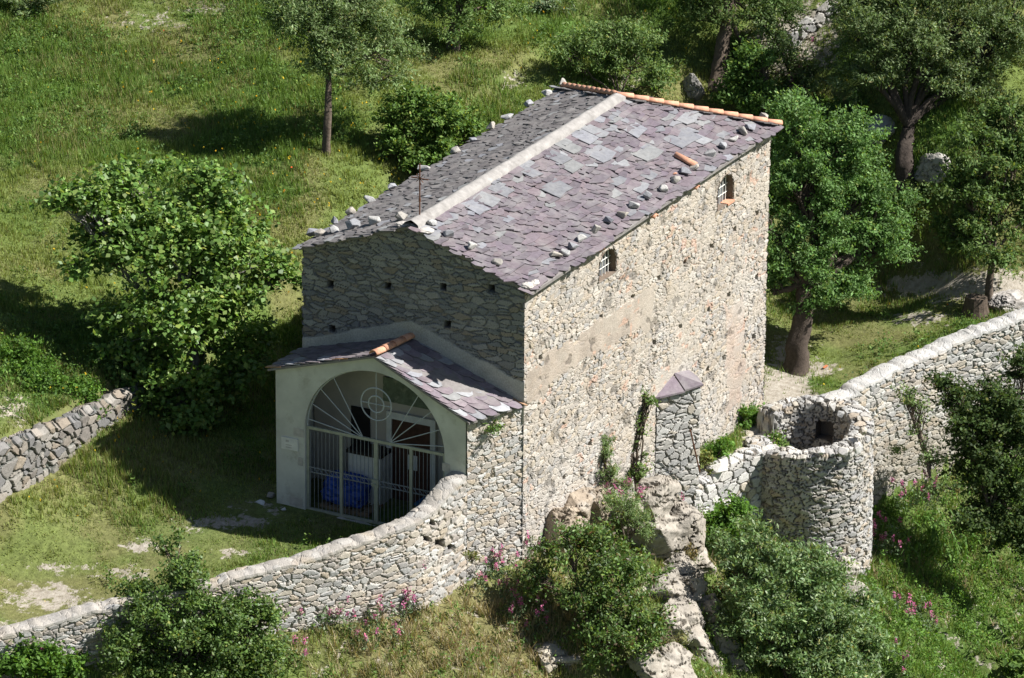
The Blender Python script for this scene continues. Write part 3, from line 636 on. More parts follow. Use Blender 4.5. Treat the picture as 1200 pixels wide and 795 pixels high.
# gate: four leaves of bars, fanlight of rods
gx = PX+.10; gt = zs; gb = GZ+.06
gate = mb = None
mb = MB(); fr = .028
mb.box((gx-fr, oy0, gt-.035), (gx+fr, oy1, gt+.035)); mb.box((gx-fr, oy0+.01, gb-.03), (gx+fr, oy1-.01, gb+.03))
for t in (0, .245, .5, .755, 1):
    y = oy0+.035+(oy1-oy0-.07)*t; hw = .05 if t == .5 else .036; mb.box((gx-fr-.004, y-hw, gb-.033), (gx+fr+.004, y+hw, gt-.032))
gate = mb.build('gate', MT['gate'], porch)
mb = MB()
for k in range(35):
    t = (k+.5)/35; y = oy0+.04+(oy1-oy0-.08)*t
    mb.tube([(gx, y, gb), (gx, y, gt)], .008, 5)
for z in (.30, .42): mb.box((gx-.008, oy0+.03, z-.012), (gx+.008, oy1-.03, z+.012))
for k in range(26):
    t = (k+.5)/26; y = oy0+.04+(oy1-oy0-.08)*t; mb.tube([(gx-.012, y-.05, .30), (gx-.012, y+.05, .42)], .009, 4)
mb.build('bars', MT['bar'], gate)
mb = MB(); ym = (oy0+oy1)/2; mb.box((gx-.07, ym-.09, .28), (gx-.035, ym+.09, .46)); mb.tube([(gx-.09, ym-.02, .36), (gx-.09, ym+.10, .36)], .012, 6); mb.build('lock', MT['gate'], gate)
mb = MB(); cz_ = zs+orz*.52; cc = (oc, zs+.02)
rr = .40; mb.tube([(gx, oc+rr*math.cos(t), cz_+rr*math.sin(t)) for t in np.linspace(0, 2*math.pi, 40)], .018, 5); rr = .205
mb.tube([(gx, oc+rr*math.cos(t), cz_+rr*math.sin(t)) for t in np.linspace(0, 2*math.pi, 28)], .018, 5)
mb.tube([(gx, oc, zs), (gx, oc, zs+orz)], .012, 5); mb.tube([(gx, oc-.4, cz_), (gx, oc+.4, cz_)], .012, 5)
for t in (8, 24, 42, 60): # rods fanning from two points beside the centre
    for sg in (-1, 1):
        a = math.radians(t); y0 = oc+sg*.34; k = 0
        for q in np.linspace(.2, 2.2, 200):
            y, z = y0+sg*q*math.cos(a), zs+q*math.sin(a)
            if ((y-oc)/orad)**2+((z-zs)/orz)**2 > .985: k = q; break
        mb.tube([(gx, y0, zs), (gx, y0+sg*k*math.cos(a), zs+k*math.sin(a))], .012, 5)
mb.tube([(gx, oc+(orad-.02)*math.cos(t), zs+(orz-.02)*math.sin(t)) for t in np.linspace(0, math.pi, 40)], .02, 5)
mb.build('fanlight', MT['rod'], porch)
# plaque and stone hinge blocks
p = onx(340, 520, PX); mb = MB(); mb.box((PX-.03, p[1]-.22, p[2]-.15), (PX+.01, p[1]+.22, p[2]+.15)); pq = mb.build('plaque', MT['white'], porch)
mb = MB()
for z in (-.04, -.10): mb.box((PX-.034, p[1]-.06, p[2]+z), (PX-.028, p[1]+.10, p[2]+z+.02))
mb.box((PX-.034, p[1]+.02, p[2]+.04), (PX-.028, p[1]+.10, p[2]+.09)); mb.build('inscription', MT['mortar'], pq)
for a, b, hw in [(350, 507, .13), (352, 541, .06), (347, 588, .17), (523, 548, .10)]:
    p = onx(a, b, PX); mb = MB(); mb.box((PX-.012, p[1]-hw, p[2]-.10), (PX+.01, p[1]+hw, p[2]+.10)); mb.build('hinge_stone', MT['mortar'], porch)
# inner door of the chapel, its white frame, and the panel above (on the chapel front wall)
def yz(a, b): q = onx(a, b, -.10); return q[1], q[2]
y1, z1 = yz(461, 502); y0, z0 = yz(506, 512); y0 = min(y0, y1-.9)
mb = MB(); mb.box((-.155, y0, GZ), (-.12, y1, 1.45)); dr = mb.build('door', MT['brown'], chapel)
mb = MB()
for a, b in (((y0-.14, GZ), (y0-.003, 1.62)), ((y1+.003, GZ), (y1+.14, 1.62)), ((y0-.002, 1.453), (y1+.002, 1.62))): mb.box((-.19, a[0], a[1]), (-.115, b[0], b[1]))
mb.build('frame', MT['white'], dr)
mb = MB(); mb.box((-.17, y0+.35, .25), (-.158, y0+.6, .62)); mb.build('notice', MT['white'], dr)
mb = MB(); mb.box((-.15, y0-.45, 1.85), (-.10, y1+.25, 2.45)); mb.build('painted_panel', MT['greensign'], chapel)
mb = MB(); mb.box((-.13, y1+.62, .1), (-.10, y1+1.12, 1.55)); mb.build('niche_shade', MT['dark'], chapel)  # flat near-black slab, the shade of a recess painted as colour
# things kept inside the porch
def draped(name, c, sx, sy, sz, mat, label, cat, seed):
    bm = bmesh.new(); bmesh.ops.create_icosphere(bm, subdivisions=5, radius=1); V = np.array([v.co for v in bm.verts]); F = np.array([[v.index for v in f.verts] for f in bm.faces]); bm.free()
    V = np.sign(V)*np.abs(V)**.6; n = fbm(V*2.2+seed, 4, 4); rg = np.abs(fbm(V*3.3+seed+9, 5, 3)-.5); V = V*(.86+.35*(n-.5)-.5*rg+.1)[:, None]*np.array([sx, sy, sz]); V[:, 2] = np.maximum(V[:, 2], -sz*.8)
    V[:, 2] -= V[:, 2].min(); o = mesh_obj(name, V, F, MT[mat], None, (1, 1, 1)); o.location = c; return tag(o, label, cat)
def at_porch(px, X): q = onx(px, 560, X); return q[1]
yt = at_porch(408, -.95)
pal = empty('pallet', (-.95, yt-.1, GZ+.02), 'wooden pallet on the porch floor under the blue tarpaulin bundle', 'pallet')
mb = MB(); fz = GZ+.02
for k in range(5): mb.box((-1.3, yt-.75+k*.28, fz+.10), (-.6, yt-.55+k*.28, fz+.125))
for x in (-1.3, -1.0, -.68): mb.box((x, yt-.75, fz), (x+.08, yt+.57, fz+.098))
mb.build('deck', MT['wood'], pal)
draped('tarpaulin_bundle', (-.95, yt+.05, fz+.127), .36, .62, .42, 'tarp', 'crumpled bright blue tarpaulin bundle behind the left half of the gate', 'tarpaulin', 3)
ya = at_porch(436, -.45)
alt = empty('altar_block', (-.45, ya, fz), 'white block like a small altar with a dark slab top behind the gate', 'altar')
mb = MB(); mb.box((-.70, ya-.36, fz), (-.18, ya+.50, .62)); mb.build('body', MT['white'], alt)
mb = MB(); mb.box((-.74, ya-.40, .622), (-.16, ya+.54, .70)); mb.build('slab', MT['iron'], alt)
yb2 = at_porch(490, -.9)
bn = empty('storage_bin', (-.95, yb2-.35, fz), 'blue plastic storage bin at the right of the porch beside the brown door', 'bin')
mb = MB(); mb.prism([(-1.2, yb2-.75, fz), (-.75, yb2-.75, fz), (-.75, yb2-.1, fz), (-1.2, yb2-.1, fz)], (0, 0, .55)); mb.build('body', MT['bin'], bn)
mb = MB(); mb.box((-1.23, yb2-.78, fz+.552), (-.72, yb2-.07, fz+.60)); mb.build('lid', MT['bin'], bn)

# ------------------------------------------------------------------ free-standing walls
def edit_cap(zt_lo, capcol):
    return None
par = [(-60, 40, -1.6), (-20, 13.2, -.75), (-11.6, 7.0, -.4), (-9.55, 5.4, -.2), (-7.6, 3.5, .05), (-5.3, 1.97, .30), (-3.9, 1.15, .46), (-3.35, .92, .52), (-2.75, .82, .62), (-2.2, .72, .86), (-1.62, .64, 1.02)]
par = par[1:]
P, N, no, ntop = ribbon([(a, b) for a, b, c in par], [c for a, b, c in par], [np.interp(a, ZX, ZB)-1.6 for a, b, c in par], [c-1.5 for a, b, c in par], .42, .03)
iscap = np.zeros(P.shape[:2], bool); iscap[:, no-3:no+ntop+1] = True
def ed(p, h, c, k=iscap.ravel()):
    qx, qy = project(p)
    for (hx, hy, hw, hh) in ((514, 637, 5, 4), (500, 632, 4, 3), (527, 642, 4, 3), (505, 612, 3, 3)):
        r = np.maximum(np.abs(qx-hx)/hw, np.abs(qy-hy)/hh)+(fbm(p*8, 87)-.5)*1.2; g = (1-sstep(.75, 1.1, r))*(k < .5); h = h*(1-g)-g*3.2; c = c*(1-g[:, None])+g[:, None]*np.array([.10, .085, .07])
    f = k*.75*sstep(.25, .45, fbm(p*1.7, 89)); h = h*(1-f)+f*(.75+.8*(fbm(p*3, 90)-.5))+k*.7*(fbm(p*1.6, 88)-.5); c = c*(1-f[:, None])+f[:, None]*np.array([.34, .315, .28])*(.7+.6*fbm(p*6, 91))[:, None]; return h, c
o = masonry('parapet_wall', P, N, MT['stone'], None, (.25, .22, .105), np.concatenate([PALE, WARM]), (.31, .275, .23), .05, 21, edit=ed)
tag(o, 'low pale stone parapet wall with mortared top curving up to the porch corner', 'wall')
# boundary wall beyond the tower
bw = [(13.35, -2.05, -1.85), (14.2, -2.42, -1.72), (15.5, -2.65, -1.65), (17.9, -3.5, -1.5), (19.9, -4.6, -1.2), (24, -6.8, -.7), (30, -10.2, 0)]
P, N, no, ntop = ribbon([(a, b) for a, b, c in bw], [c for a, b, c in bw], [np.interp(a, ZX, ZB)-1.3 for a, b, c in bw], [c-1.2 for a, b, c in bw], .50, .032)
iscap = np.zeros(P.shape[:2], bool); iscap[:, no-2:no+ntop+1] = True
def ed2(p, h, c, k=iscap.ravel()):
    f = k*.75; h = h*(1-f)+f*(.75+.6*(fbm(p*3, 92)-.5)); c = c*(1-f[:, None])+f[:, None]*np.array([.44, .425, .40])*(.75+.5*fbm(p*6, 93))[:, None]
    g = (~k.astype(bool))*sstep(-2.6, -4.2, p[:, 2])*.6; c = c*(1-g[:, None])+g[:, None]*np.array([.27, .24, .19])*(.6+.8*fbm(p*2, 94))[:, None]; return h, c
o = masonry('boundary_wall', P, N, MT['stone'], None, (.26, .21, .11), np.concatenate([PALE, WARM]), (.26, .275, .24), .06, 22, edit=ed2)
tag(o, 'grey stone boundary wall with a whitish top running uphill from the ruined tower', 'wall')
# low wall between buttress and tower
lw = [(bx0+1.0, -.62, -2.62), (9.2, -.80, -2.5), (9.8, -1.0, -2.36), (10.9, -1.5, -2.3)]
P, N, no, ntop = ribbon([(a, b) for a, b, c in lw], [c for a, b, c in lw], [-6.2]*len(lw), [-3.6]*len(lw), .42, .03)
def ed3(p, h, c): h = h+.6*(fbm(p*2.2, 95)-.5)*(p[:, 2] > -2.9); return h, c*1.06
o = masonry('terrace_wall', P, N, MT['stone'], None, (.30, .30, .19), PALE*1.04, (.15, .13, .11), .08, 23, edit=ed3)
tag(o, 'short white topped stone wall between the chapel buttress and the ruined tower', 'wall')
# ruined round tower
TC = np.array([12.0, -2.0]); TR = 1.55; TT = .46
tower = empty('ruined_tower', (TC[0], TC[1], -5.5), 'small round ruined stone tower, open at the top, beside the boundary wall', 'tower')
th = np.linspace(0, 2*math.pi, 360, endpoint=False)
camdir = math.atan2(-FW[1], -FW[0])                     # towards the viewer
da = (th-camdir+math.pi) % (2*math.pi)-math.pi
rim = np.interp(da, [-3.15, -2.7, -2.28, -2.2, -1.75, -1.62, -.9, -.3, .2, 1.0, 1.6, 2.2, 2.8, 3.15], [-1.85, -1.9, -1.95, -2.62, -2.6, -2.40, -2.34, -2.30, -2.22, -2.08, -1.9, -1.78, -1.78, -1.85])
rim = rim + .13*(fbm(np.stack([np.cos(th)*3, np.sin(th)*3, th*0], 1), 96)-.5)+.07*(hsh((th*14).astype(int), (th*0).astype(int), (th*0).astype(int), 97)-.5)
rowsT = []
cs = np.stack([np.cos(th), np.sin(th)], 1)
zb0 = -6.8
for v in np.linspace(0, 1, 150): rr = TR+.10*(1-v); rowsT.append(np.concatenate([TC+cs*rr, (zb0+(rim-zb0)*v)[:, None]], 1))
for v in np.linspace(0, 1, 16)[1:]: rowsT.append(np.concatenate([TC+cs*(TR-TT*v), (rim+.04*math.sin(v*3.14))[:, None]], 1))
for v in np.linspace(0, 1, 55)[1:]: rowsT.append(np.concatenate([TC+cs*(TR-TT), (rim+(-3.7-rim)*v)[:, None]], 1))
P = np.stack(rowsT, 1)
lp = ony(967, 508, 0); hole_a = camdir+math.pi-.45
def ed4(p, h, c):
    top = sstep(-.28, -.02, p[:, 2]-np.interp((np.arctan2(p[:, 1]-TC[1], p[:, 0]-TC[0])) % (2*math.pi), th, rim)); h = h*(1+.2*top); c = c*(1+.12*top[:, None]); return h, c
def drop_t(p):
    a = (np.arctan2(p[:, 1]-TC[1], p[:, 0]-TC[0])-hole_a+math.pi) % (2*math.pi)-math.pi; r = np.hypot(p[:, 0]-TC[0], p[:, 1]-TC[1])
    return (np.abs(a) < .24) & (p[:, 2] > -2.75) & (p[:, 2] < -2.25) & (r < TR-.2)
masonry('wall', P, grid_normals(P, True), MT['stone'], tower, (.21, .21, .085), np.concatenate([PALE*.85, GREY]), (.13, .115, .095), .08, 24, closed=True, edit=ed4, drop=drop_t)
mb = MB(); d = np.array([math.cos(hole_a), math.sin(hole_a)]); sdv = np.array([-d[1], d[0]]); c0 = TC+d*(TR-TT-.02); lp = []
for s_, z in ((-.26, -2.76), (.26, -2.76), (.26, -2.24), (-.26, -2.24)): lp.append((*(c0+sdv*s_), z))
lp = np.array(lp); bk = lp+np.array([d[0]*.34, d[1]*.34, 0]); mb.add(np.concatenate([lp, bk]), [(0, 1, 5, 4), (1, 2, 6, 5), (2, 3, 7, 6), (3, 0, 4, 7), (4, 5, 6, 7)], (.20, .17, .14)); mb.build('loophole', MT['stone'], tower)
mb = MB(); mb.add([(*(TC+c*(TR-TT+.1)), -3.45) for c in cs[::12]], [tuple(range(30))], (.16, .14, .10)); mb.build('floor', MT['rock'], tower)
for k, (a, b, r_) in enumerate([(962, 524, .17), (988, 524, .20), (1006, 522, .19), (985, 480, .16), (1012, 500, .17), (975, 472, .18)]):
    p = onz(a, b+5, -2.05 if k < 3 else -1.75); V, F = hull(r_, 300+k, .7); V = V+p; mesh_obj('cap_stone', V, F, MT['stone'], tower, PALE[k % 6])
# retaining wall of the meadow terrace on the left
P, N = plane_wall((3.0, 10.42), (-16, 10.42), lambda s: -.6, lambda s: float(np.interp(3-s, [-16, -6, -2.3, -1, 3], [1.55, 1.40, 1.0, .9, .82])), .034)
N = -N
P2, N2 = plane_wall((-16, 10.42), (3.0, 10.42), lambda s: -.6, lambda s: float(np.interp(-16+s, [-16, -6, -2.3, -1, 3], [1.55, 1.40, 1.0, .9, .82])), .034)
tops = [P2[:, -1:, :]+np.array([0, .035*q, .02-.004*q*q*.2]) for q in range(1, 13)]; P2 = np.concatenate([P2]+tops, 1); P2[:, :, 2] += (.22*(fbm(P2[:, 0]*np.array([2.2, 0, 0]), 86, 3)-.5))[:, None]; N2 = np.concatenate([N2, np.tile(np.array([[[0, 0, 1.]]]), (len(P2), 12, 1))], 1)
o = masonry('retaining_wall', P2, N2, MT['stone'], None, (.34, .34, .20), np.concatenate([GREY*.62, WARM*.62]), (.09, .105, .085), .12, 25)
tag(o, 'rough dry stone retaining wall holding the meadow terrace left of the fig tree', 'wall')

# ------------------------------------------------------------------ rocks
def boulder(name, p, size, seed, label, cat='rock', col=(.50, .45, .37), group=None, rot=0, sub=5, rough=.35):
    bm = bmesh.new(); bmesh.ops.create_icosphere(bm, subdivisions=sub, radius=1); V = np.array([v.co for v in bm.verts]); F = np.array([[v.index for v in f.verts] for f in bm.faces]); bm.free()
    r = np.random.default_rng(seed); D = V.copy(); rad = np.full(len(V), 1.0)
    for _ in range(16):
        n = r.normal(size=3); n /= np.linalg.norm(n); k = r.uniform(.62, .95); dp = D@n; rad = np.where(dp > .05, np.minimum(rad, k/np.maximum(dp, .05)), rad)
    rg = np.abs(fbm(D*2.4+seed, 6, 4)-.5)*2; cr = sstep(.0, .10, rg)
    rad = rad*(1+rough*.5*(fbm(D*3+seed*2, 7, 5)-.5)-.10*(1-cr)); V = D*rad[:, None]*np.array(size)
    a = rot; R = np.array([[math.cos(a), -math.sin(a), 0], [math.sin(a), math.cos(a), 0], [0, 0, 1]]); V = V@R.T
    c = np.array(col)*(.7+.6*fbm(D*3+seed, 9, 4))[:, None]*(.45+.55*cr)[:, None]
    o = mesh_obj(name, V, F, MT['rock'], None, c); o.location = tuple(p); return tag(o, label, cat, group)
def put(px, py, up=0): p = ground(px, py); p = p.copy(); p[2] += up; return p
rg_ = 'limestone rocks on the slope below the chapel'
def outcrop(blocks, label, col, seed, vox=.045, group=rg_):
    """angular blocks fused into one weathered bedrock mass with cracks; blocks: (point, size, rot)"""
    bm = bmesh.new()
    for i, (p, size, rot) in enumerate(blocks):
        r = np.random.default_rng(seed*50+i); q = r.normal(size=(16, 3)); q /= np.linalg.norm(q, axis=1)[:, None]; q = q*r.uniform(.85, 1.1, (16, 1))*np.array(size); c_, s_ = math.cos(rot), math.sin(rot)
        q = q@np.array([[c_, s_, 0], [-s_, c_, 0], [0, 0, 1]]); t = .45; q = q@np.array([[1, 0, 0], [0, math.cos(t), math.sin(t)], [0, -math.sin(t), math.cos(t)]])+np.array(p)
        bmesh.ops.convex_hull(bm, input=[bm.verts.new(v) for v in q])
    me = bpy.data.meshes.new('tmp'); bm.to_mesh(me); bm.free(); tmp = bpy.data.objects.new('tmp', me); COL.objects.link(tmp)
    md = tmp.modifiers.new('r', 'REMESH'); md.mode = 'VOXEL'; md.voxel_size = vox
    bpy.context.view_layer.update(); ev = tmp.evaluated_get(bpy.context.evaluated_depsgraph_get()).to_mesh(); n = len(ev.vertices)
    V = np.empty(n*3); ev.vertices.foreach_get('co', V); V = V.reshape(-1, 3).copy(); N = np.empty(n*3); ev.vertices.foreach_get('normal', N); N = N.reshape(-1, 3).copy(); F = np.array([list(f.vertices) for f in ev.polygons])
    tmp.to_mesh_clear(); bpy.data.objects.remove(tmp); bpy.data.meshes.remove(me)
    W3 = V@np.array([[1, .2, .3], [-.2, 1, .4], [-.3, -.5, 1]]); st = W3*np.array([.8, .8, 3.0])
    rg = np.abs(fbm(st*1.1+seed, 6, 4)-.5)*2; cr = sstep(.0, .07, rg); rg2 = np.abs(fbm(V*3.1+seed, 16, 3)-.5)*2; cr2 = sstep(0, .05, rg2)
    terr = fbm(st*.9+seed*1.7, 12, 3); step_ = (np.floor(terr*14)+sstep(.3, .7, terr*14 % 1))/14
    V = V+N*((step_-.5)*.17+.045*(fbm(V*5, 17, 4)-.5)-.10*(1-cr)-.045*(1-cr2))[:, None]
    c = np.array(col)*(.72+.5*fbm(V*2+seed, 9, 4))[:, None]; lich = sstep(.55, .7, fbm(V*1.4+seed, 19, 4))[:, None]*.5; c = c*(1-lich)+lich*np.array([.36, .34, .31]); c = c*(.55+.45*cr)[:, None]*(.75+.25*cr2)[:, None]
    p0 = np.mean([b_[0] for b_ in blocks], axis=0); o = mesh_obj('rock_outcrop', V-p0, F, MT['rock'], None, c); o.location = tuple(p0); return tag(o, label, 'rock', group)
Yp = lambda a, b, y: ony(a, b, y)
outcrop([(Yp(770, 590, -1.2), (1.00, 0.69, 0.62), .3), (Yp(790, 618, -1.4), (0.94, 0.88, 0.75), .8), (Yp(765, 625, -1.3), (0.88, 0.75, 0.75), .1), (Yp(800, 645, -1.6), (0.75, 0.62, 0.56), 1.2), (Yp(745, 600, -.9), (0.88, 0.62, 0.50), .5), (Yp(795, 672, -2.0), (0.75, 0.62, 0.50), .4), (Yp(782, 690, -2.2), (0.62, 0.62, 0.62), 1.4), (Yp(812, 690, -2.3), (0.62, 0.50, 0.56), .2), (Yp(800, 718, -2.8), (0.62, 0.62, 0.50), .9), (Yp(822, 728, -2.9), (0.69, 0.62, 0.75), .2), (Yp(790, 735, -3.0), (0.56, 0.62, 0.44), .2), (Yp(842, 770, -3.5), (0.62, 0.62, 0.94), .9), (Yp(855, 785, -3.6), (0.62, 0.62, 0.75), .1), (Yp(828, 785, -3.7), (0.50, 0.62, 0.56), .1), (Yp(785, 772, -3.6), (0.62, 0.62, 0.44), .9), (Yp(765, 780, -3.7), (0.62, 0.62, 0.38), .1), (Yp(818, 668, -1.9), (.6, .5, .6), .7), (Yp(805, 700, -2.5), (.7, .6, .6), .3), (Yp(832, 748, -3.2), (.6, .5, .7), .8), (Yp(812, 760, -3.3), (.7, .6, .5), 1.3), (Yp(850, 800, -3.9), (.8, .7, .8), .3), (Yp(790, 800, -4.0), (.9, .7, .5), .3)], 'long pale cracked limestone outcrop running down the slope from the buttress foot', (.35, .315, .265), 5, .042)
outcrop([(Yp(672, 602, -.1), (1.12, 0.47, 0.75), .1), (Yp(700, 590, -.05), (1.00, 0.44, 0.62), .3), (Yp(655, 622, -.25), (0.88, 0.50, 0.62), -.2)], 'brownish bedrock bulging from under the chapel wall', (.38, .31, .235), 8)
outcrop([(Yp(988, 672, -3.6), (0.56, 0.38, 0.62), .4), (Yp(1000, 705, -4.0), (0.56, 0.44, 0.62), .9), (Yp(1015, 735, -4.3), (0.50, 0.38, 0.62), .2)], 'weathered tan rock stepping down below the ruined tower', (.40, .37, .31), 23)
outcrop([(put(640, 765), (.7, .5, .3), .4), (put(665, 775), (.6, .5, .25), 1.1), (put(545, 745), (.9, .3, .25), 1.0)][:2], 'flat tan rock showing through the dry grass below the parapet', (.42, .37, .29), 24)
boulder('boulder', put(1030, 150, -.1), (.8, .7, .45), 27, 'white boulder under the large dark olive tree', 'boulder', (.46, .45, .43))
boulder('boulder', put(1182, 358, .05), (.75, .6, .42), 29, 'grey rounded boulder beside the tree stump at the right edge', 'boulder', (.42, .39, .36))
boulder('boulder', put(1095, 200), (.5, .6, .55), 31, 'pale rough boulder right of the large olive trunk', 'boulder', (.38, .36, .32))
boulder('boulder', put(812, 105), (.35, .35, .45), 33, 'small dark grey boulder in the shade behind the roof', 'boulder', (.25, .24, .22))
boulder('boulder', put(600, 178), (.2, .2, .15), 34, 'tiny rock in the grass near the dark left eave', 'boulder', (.45, .42, .38))
# dry stone terrace with tumbled stones at the upper right
p0 = ground(905, 70); p1 = ground(985, 10)
A, B = p0[:2], p1[:2]
P, N = plane_wall(A, B, lambda s: float(min(p0[2], p1[2]))-.6, lambda s: float(np.interp(s, [0, np.linalg.norm(B-A)], [p0[2]+.5, p1[2]+.7])), .05)
if N[0, 0] @ FW > 0: N = -N
o = masonry('dry_stone_wall', P, N, MT['stone'], None, (.34, .34, .25), PALE*.9, (.16, .14, .11), .15, 26); tag(o, 'tumbledown dry stone terrace wall with pink flowers behind the chapel', 'wall')
# loose stones by the porch
for k, (a, b, r_, lb) in enumerate([(305, 591, .15, 'white loose stone on the shaded grass left of the porch'), (332, 599, .10, 'small white loose stone close to the porch corner'), (346, 592, .15, 'grey loose stone against the foot of the porch'), (318, 583, .16, 'brown grey loose stone just behind the white one by the porch')]):
    rock_at('loose_stone', put(a, b), r_, 400+k, [(.62, .61, .58), (.60, .60, .58), (.45, .44, .42), (.34, .30, .25)][k], lb, 'stone', 'loose stones by the porch', .55)
rock_at('loose_stone', onz(668+172, 553, -2.45), .32, 411, (.60, .57, .52), 'long white block lying on the short wall beside the path', 'stone', None, .5)

# tree stump, orange scrap, rusty rod
p = put(1143, 368); st = empty('tree_stump', p, 'dark cut tree stump next to the right hand tree', 'stump'); mb = MB()
mb.tube([p+np.array([0, 0, -.1]), p+np.array([0, 0, .15]), p+np.array([.02, 0, .48])], [.44, .34, .29], 14, (.10, .075, .055)); mb.build('body', MT['bark'], st)
p = put(968, 432); V, F = hull(.14, 77, .18); o = mesh_obj('orange_netting', V+np.array([0, 0, .05]), F, MT['orange'], None, (1, 1, 1)); o.location = tuple(p); tag(o, 'crumpled scrap of orange netting on the grass by the olive trunk', 'netting')
a_, b_ = ony(820, 553, -.84), ony(809, 504, -.78); mb = MB(); mb.tube([a_, b_], .022, 6); o = mb.build('iron_rod', MT['rust']); tag(o, 'thin rusty iron rod leaning on the chapel wall beside the buttress', 'rod')

# ------------------------------------------------------------------ vegetation
def quads(C, D, Wd):
    """diamond leaves: centre, half-length vector, half-width vector"""
    n = len(C); V = np.stack([C-D, C+Wd-D*.1, C+D, C-Wd-D*.1], 1).reshape(-1, 3); F = np.arange(4*n).reshape(n, 4); return V, F
def unit(v): return v/(np.linalg.norm(v, axis=-1)[..., None]+1e-9)
def scatter_leaves(cent, out, n_per, sig, ln, wd, pal, r, droop=.15, facing=.6):
    """clusters of leaves round the given centres; out = outward direction per centre"""
    m = len(cent); idx = np.repeat(np.arange(m), n_per); k = len(idx)
    C = cent[idx]+r.normal(size=(k, 3))*sig*np.array([.62, .62, .5])+out[idx]*(r.uniform(-1.6, 1.9, (k, 1))*sig)
    D = unit(r.normal(size=(k, 3))+out[idx]*.7+np.array([0, 0, -droop])); nn = unit(r.normal(size=(k, 3))*(1-facing)+out[idx]*facing*.5+np.array([0, 0, facing]))
    Wv = unit(np.cross(D, nn)); s = r.uniform(.5, 1.4, (k, 1))
    V, F = quads(C, D*ln*.5*s, Wv*wd*.5*s)
    tone = r.uniform(.72, 1.3, m)[idx]*r.uniform(.75, 1.25, k)
    c = pal[r.integers(0, len(pal), k)]*tone[:, None]; odd = r.random(k) < .05; c[odd] = c[odd]*np.array([1.5, 1.12, .9])
    return V, F, np.repeat(c, 4, 0)
OLIVE = np.array([(.115,.160,.072),(.140,.185,.092),(.095,.138,.056),(.19,.22,.14)])
GREEN = np.array([(.075,.145,.034),(.095,.175,.042),(.060,.120,.030),(.125,.200,.052)])
FIG = np.array([(.075,.150,.032),(.095,.180,.040),(.060,.120,.030),(.14,.21,.06)])
DKG = np.array([(.060,.112,.034),(.075,.135,.040),(.050,.092,.030),(.100,.150,.055)])
BLUE = np.array([(.085,.145,.075),(.105,.170,.090),(.072,.122,.060),(.17,.22,.15)])
LIME = np.array([(.105,.215,.030),(.130,.250,.038),(.085,.175,.028)])
for _p in (OLIVE, GREEN, FIG, DKG, BLUE): _p *= np.array([1.36, 1.25, 1.12])
OLIVE *= np.array([.90, 1.06, .90])
BROWNL = np.array([(.12,.085,.045),(.10,.09,.05),(.15,.105,.05)])
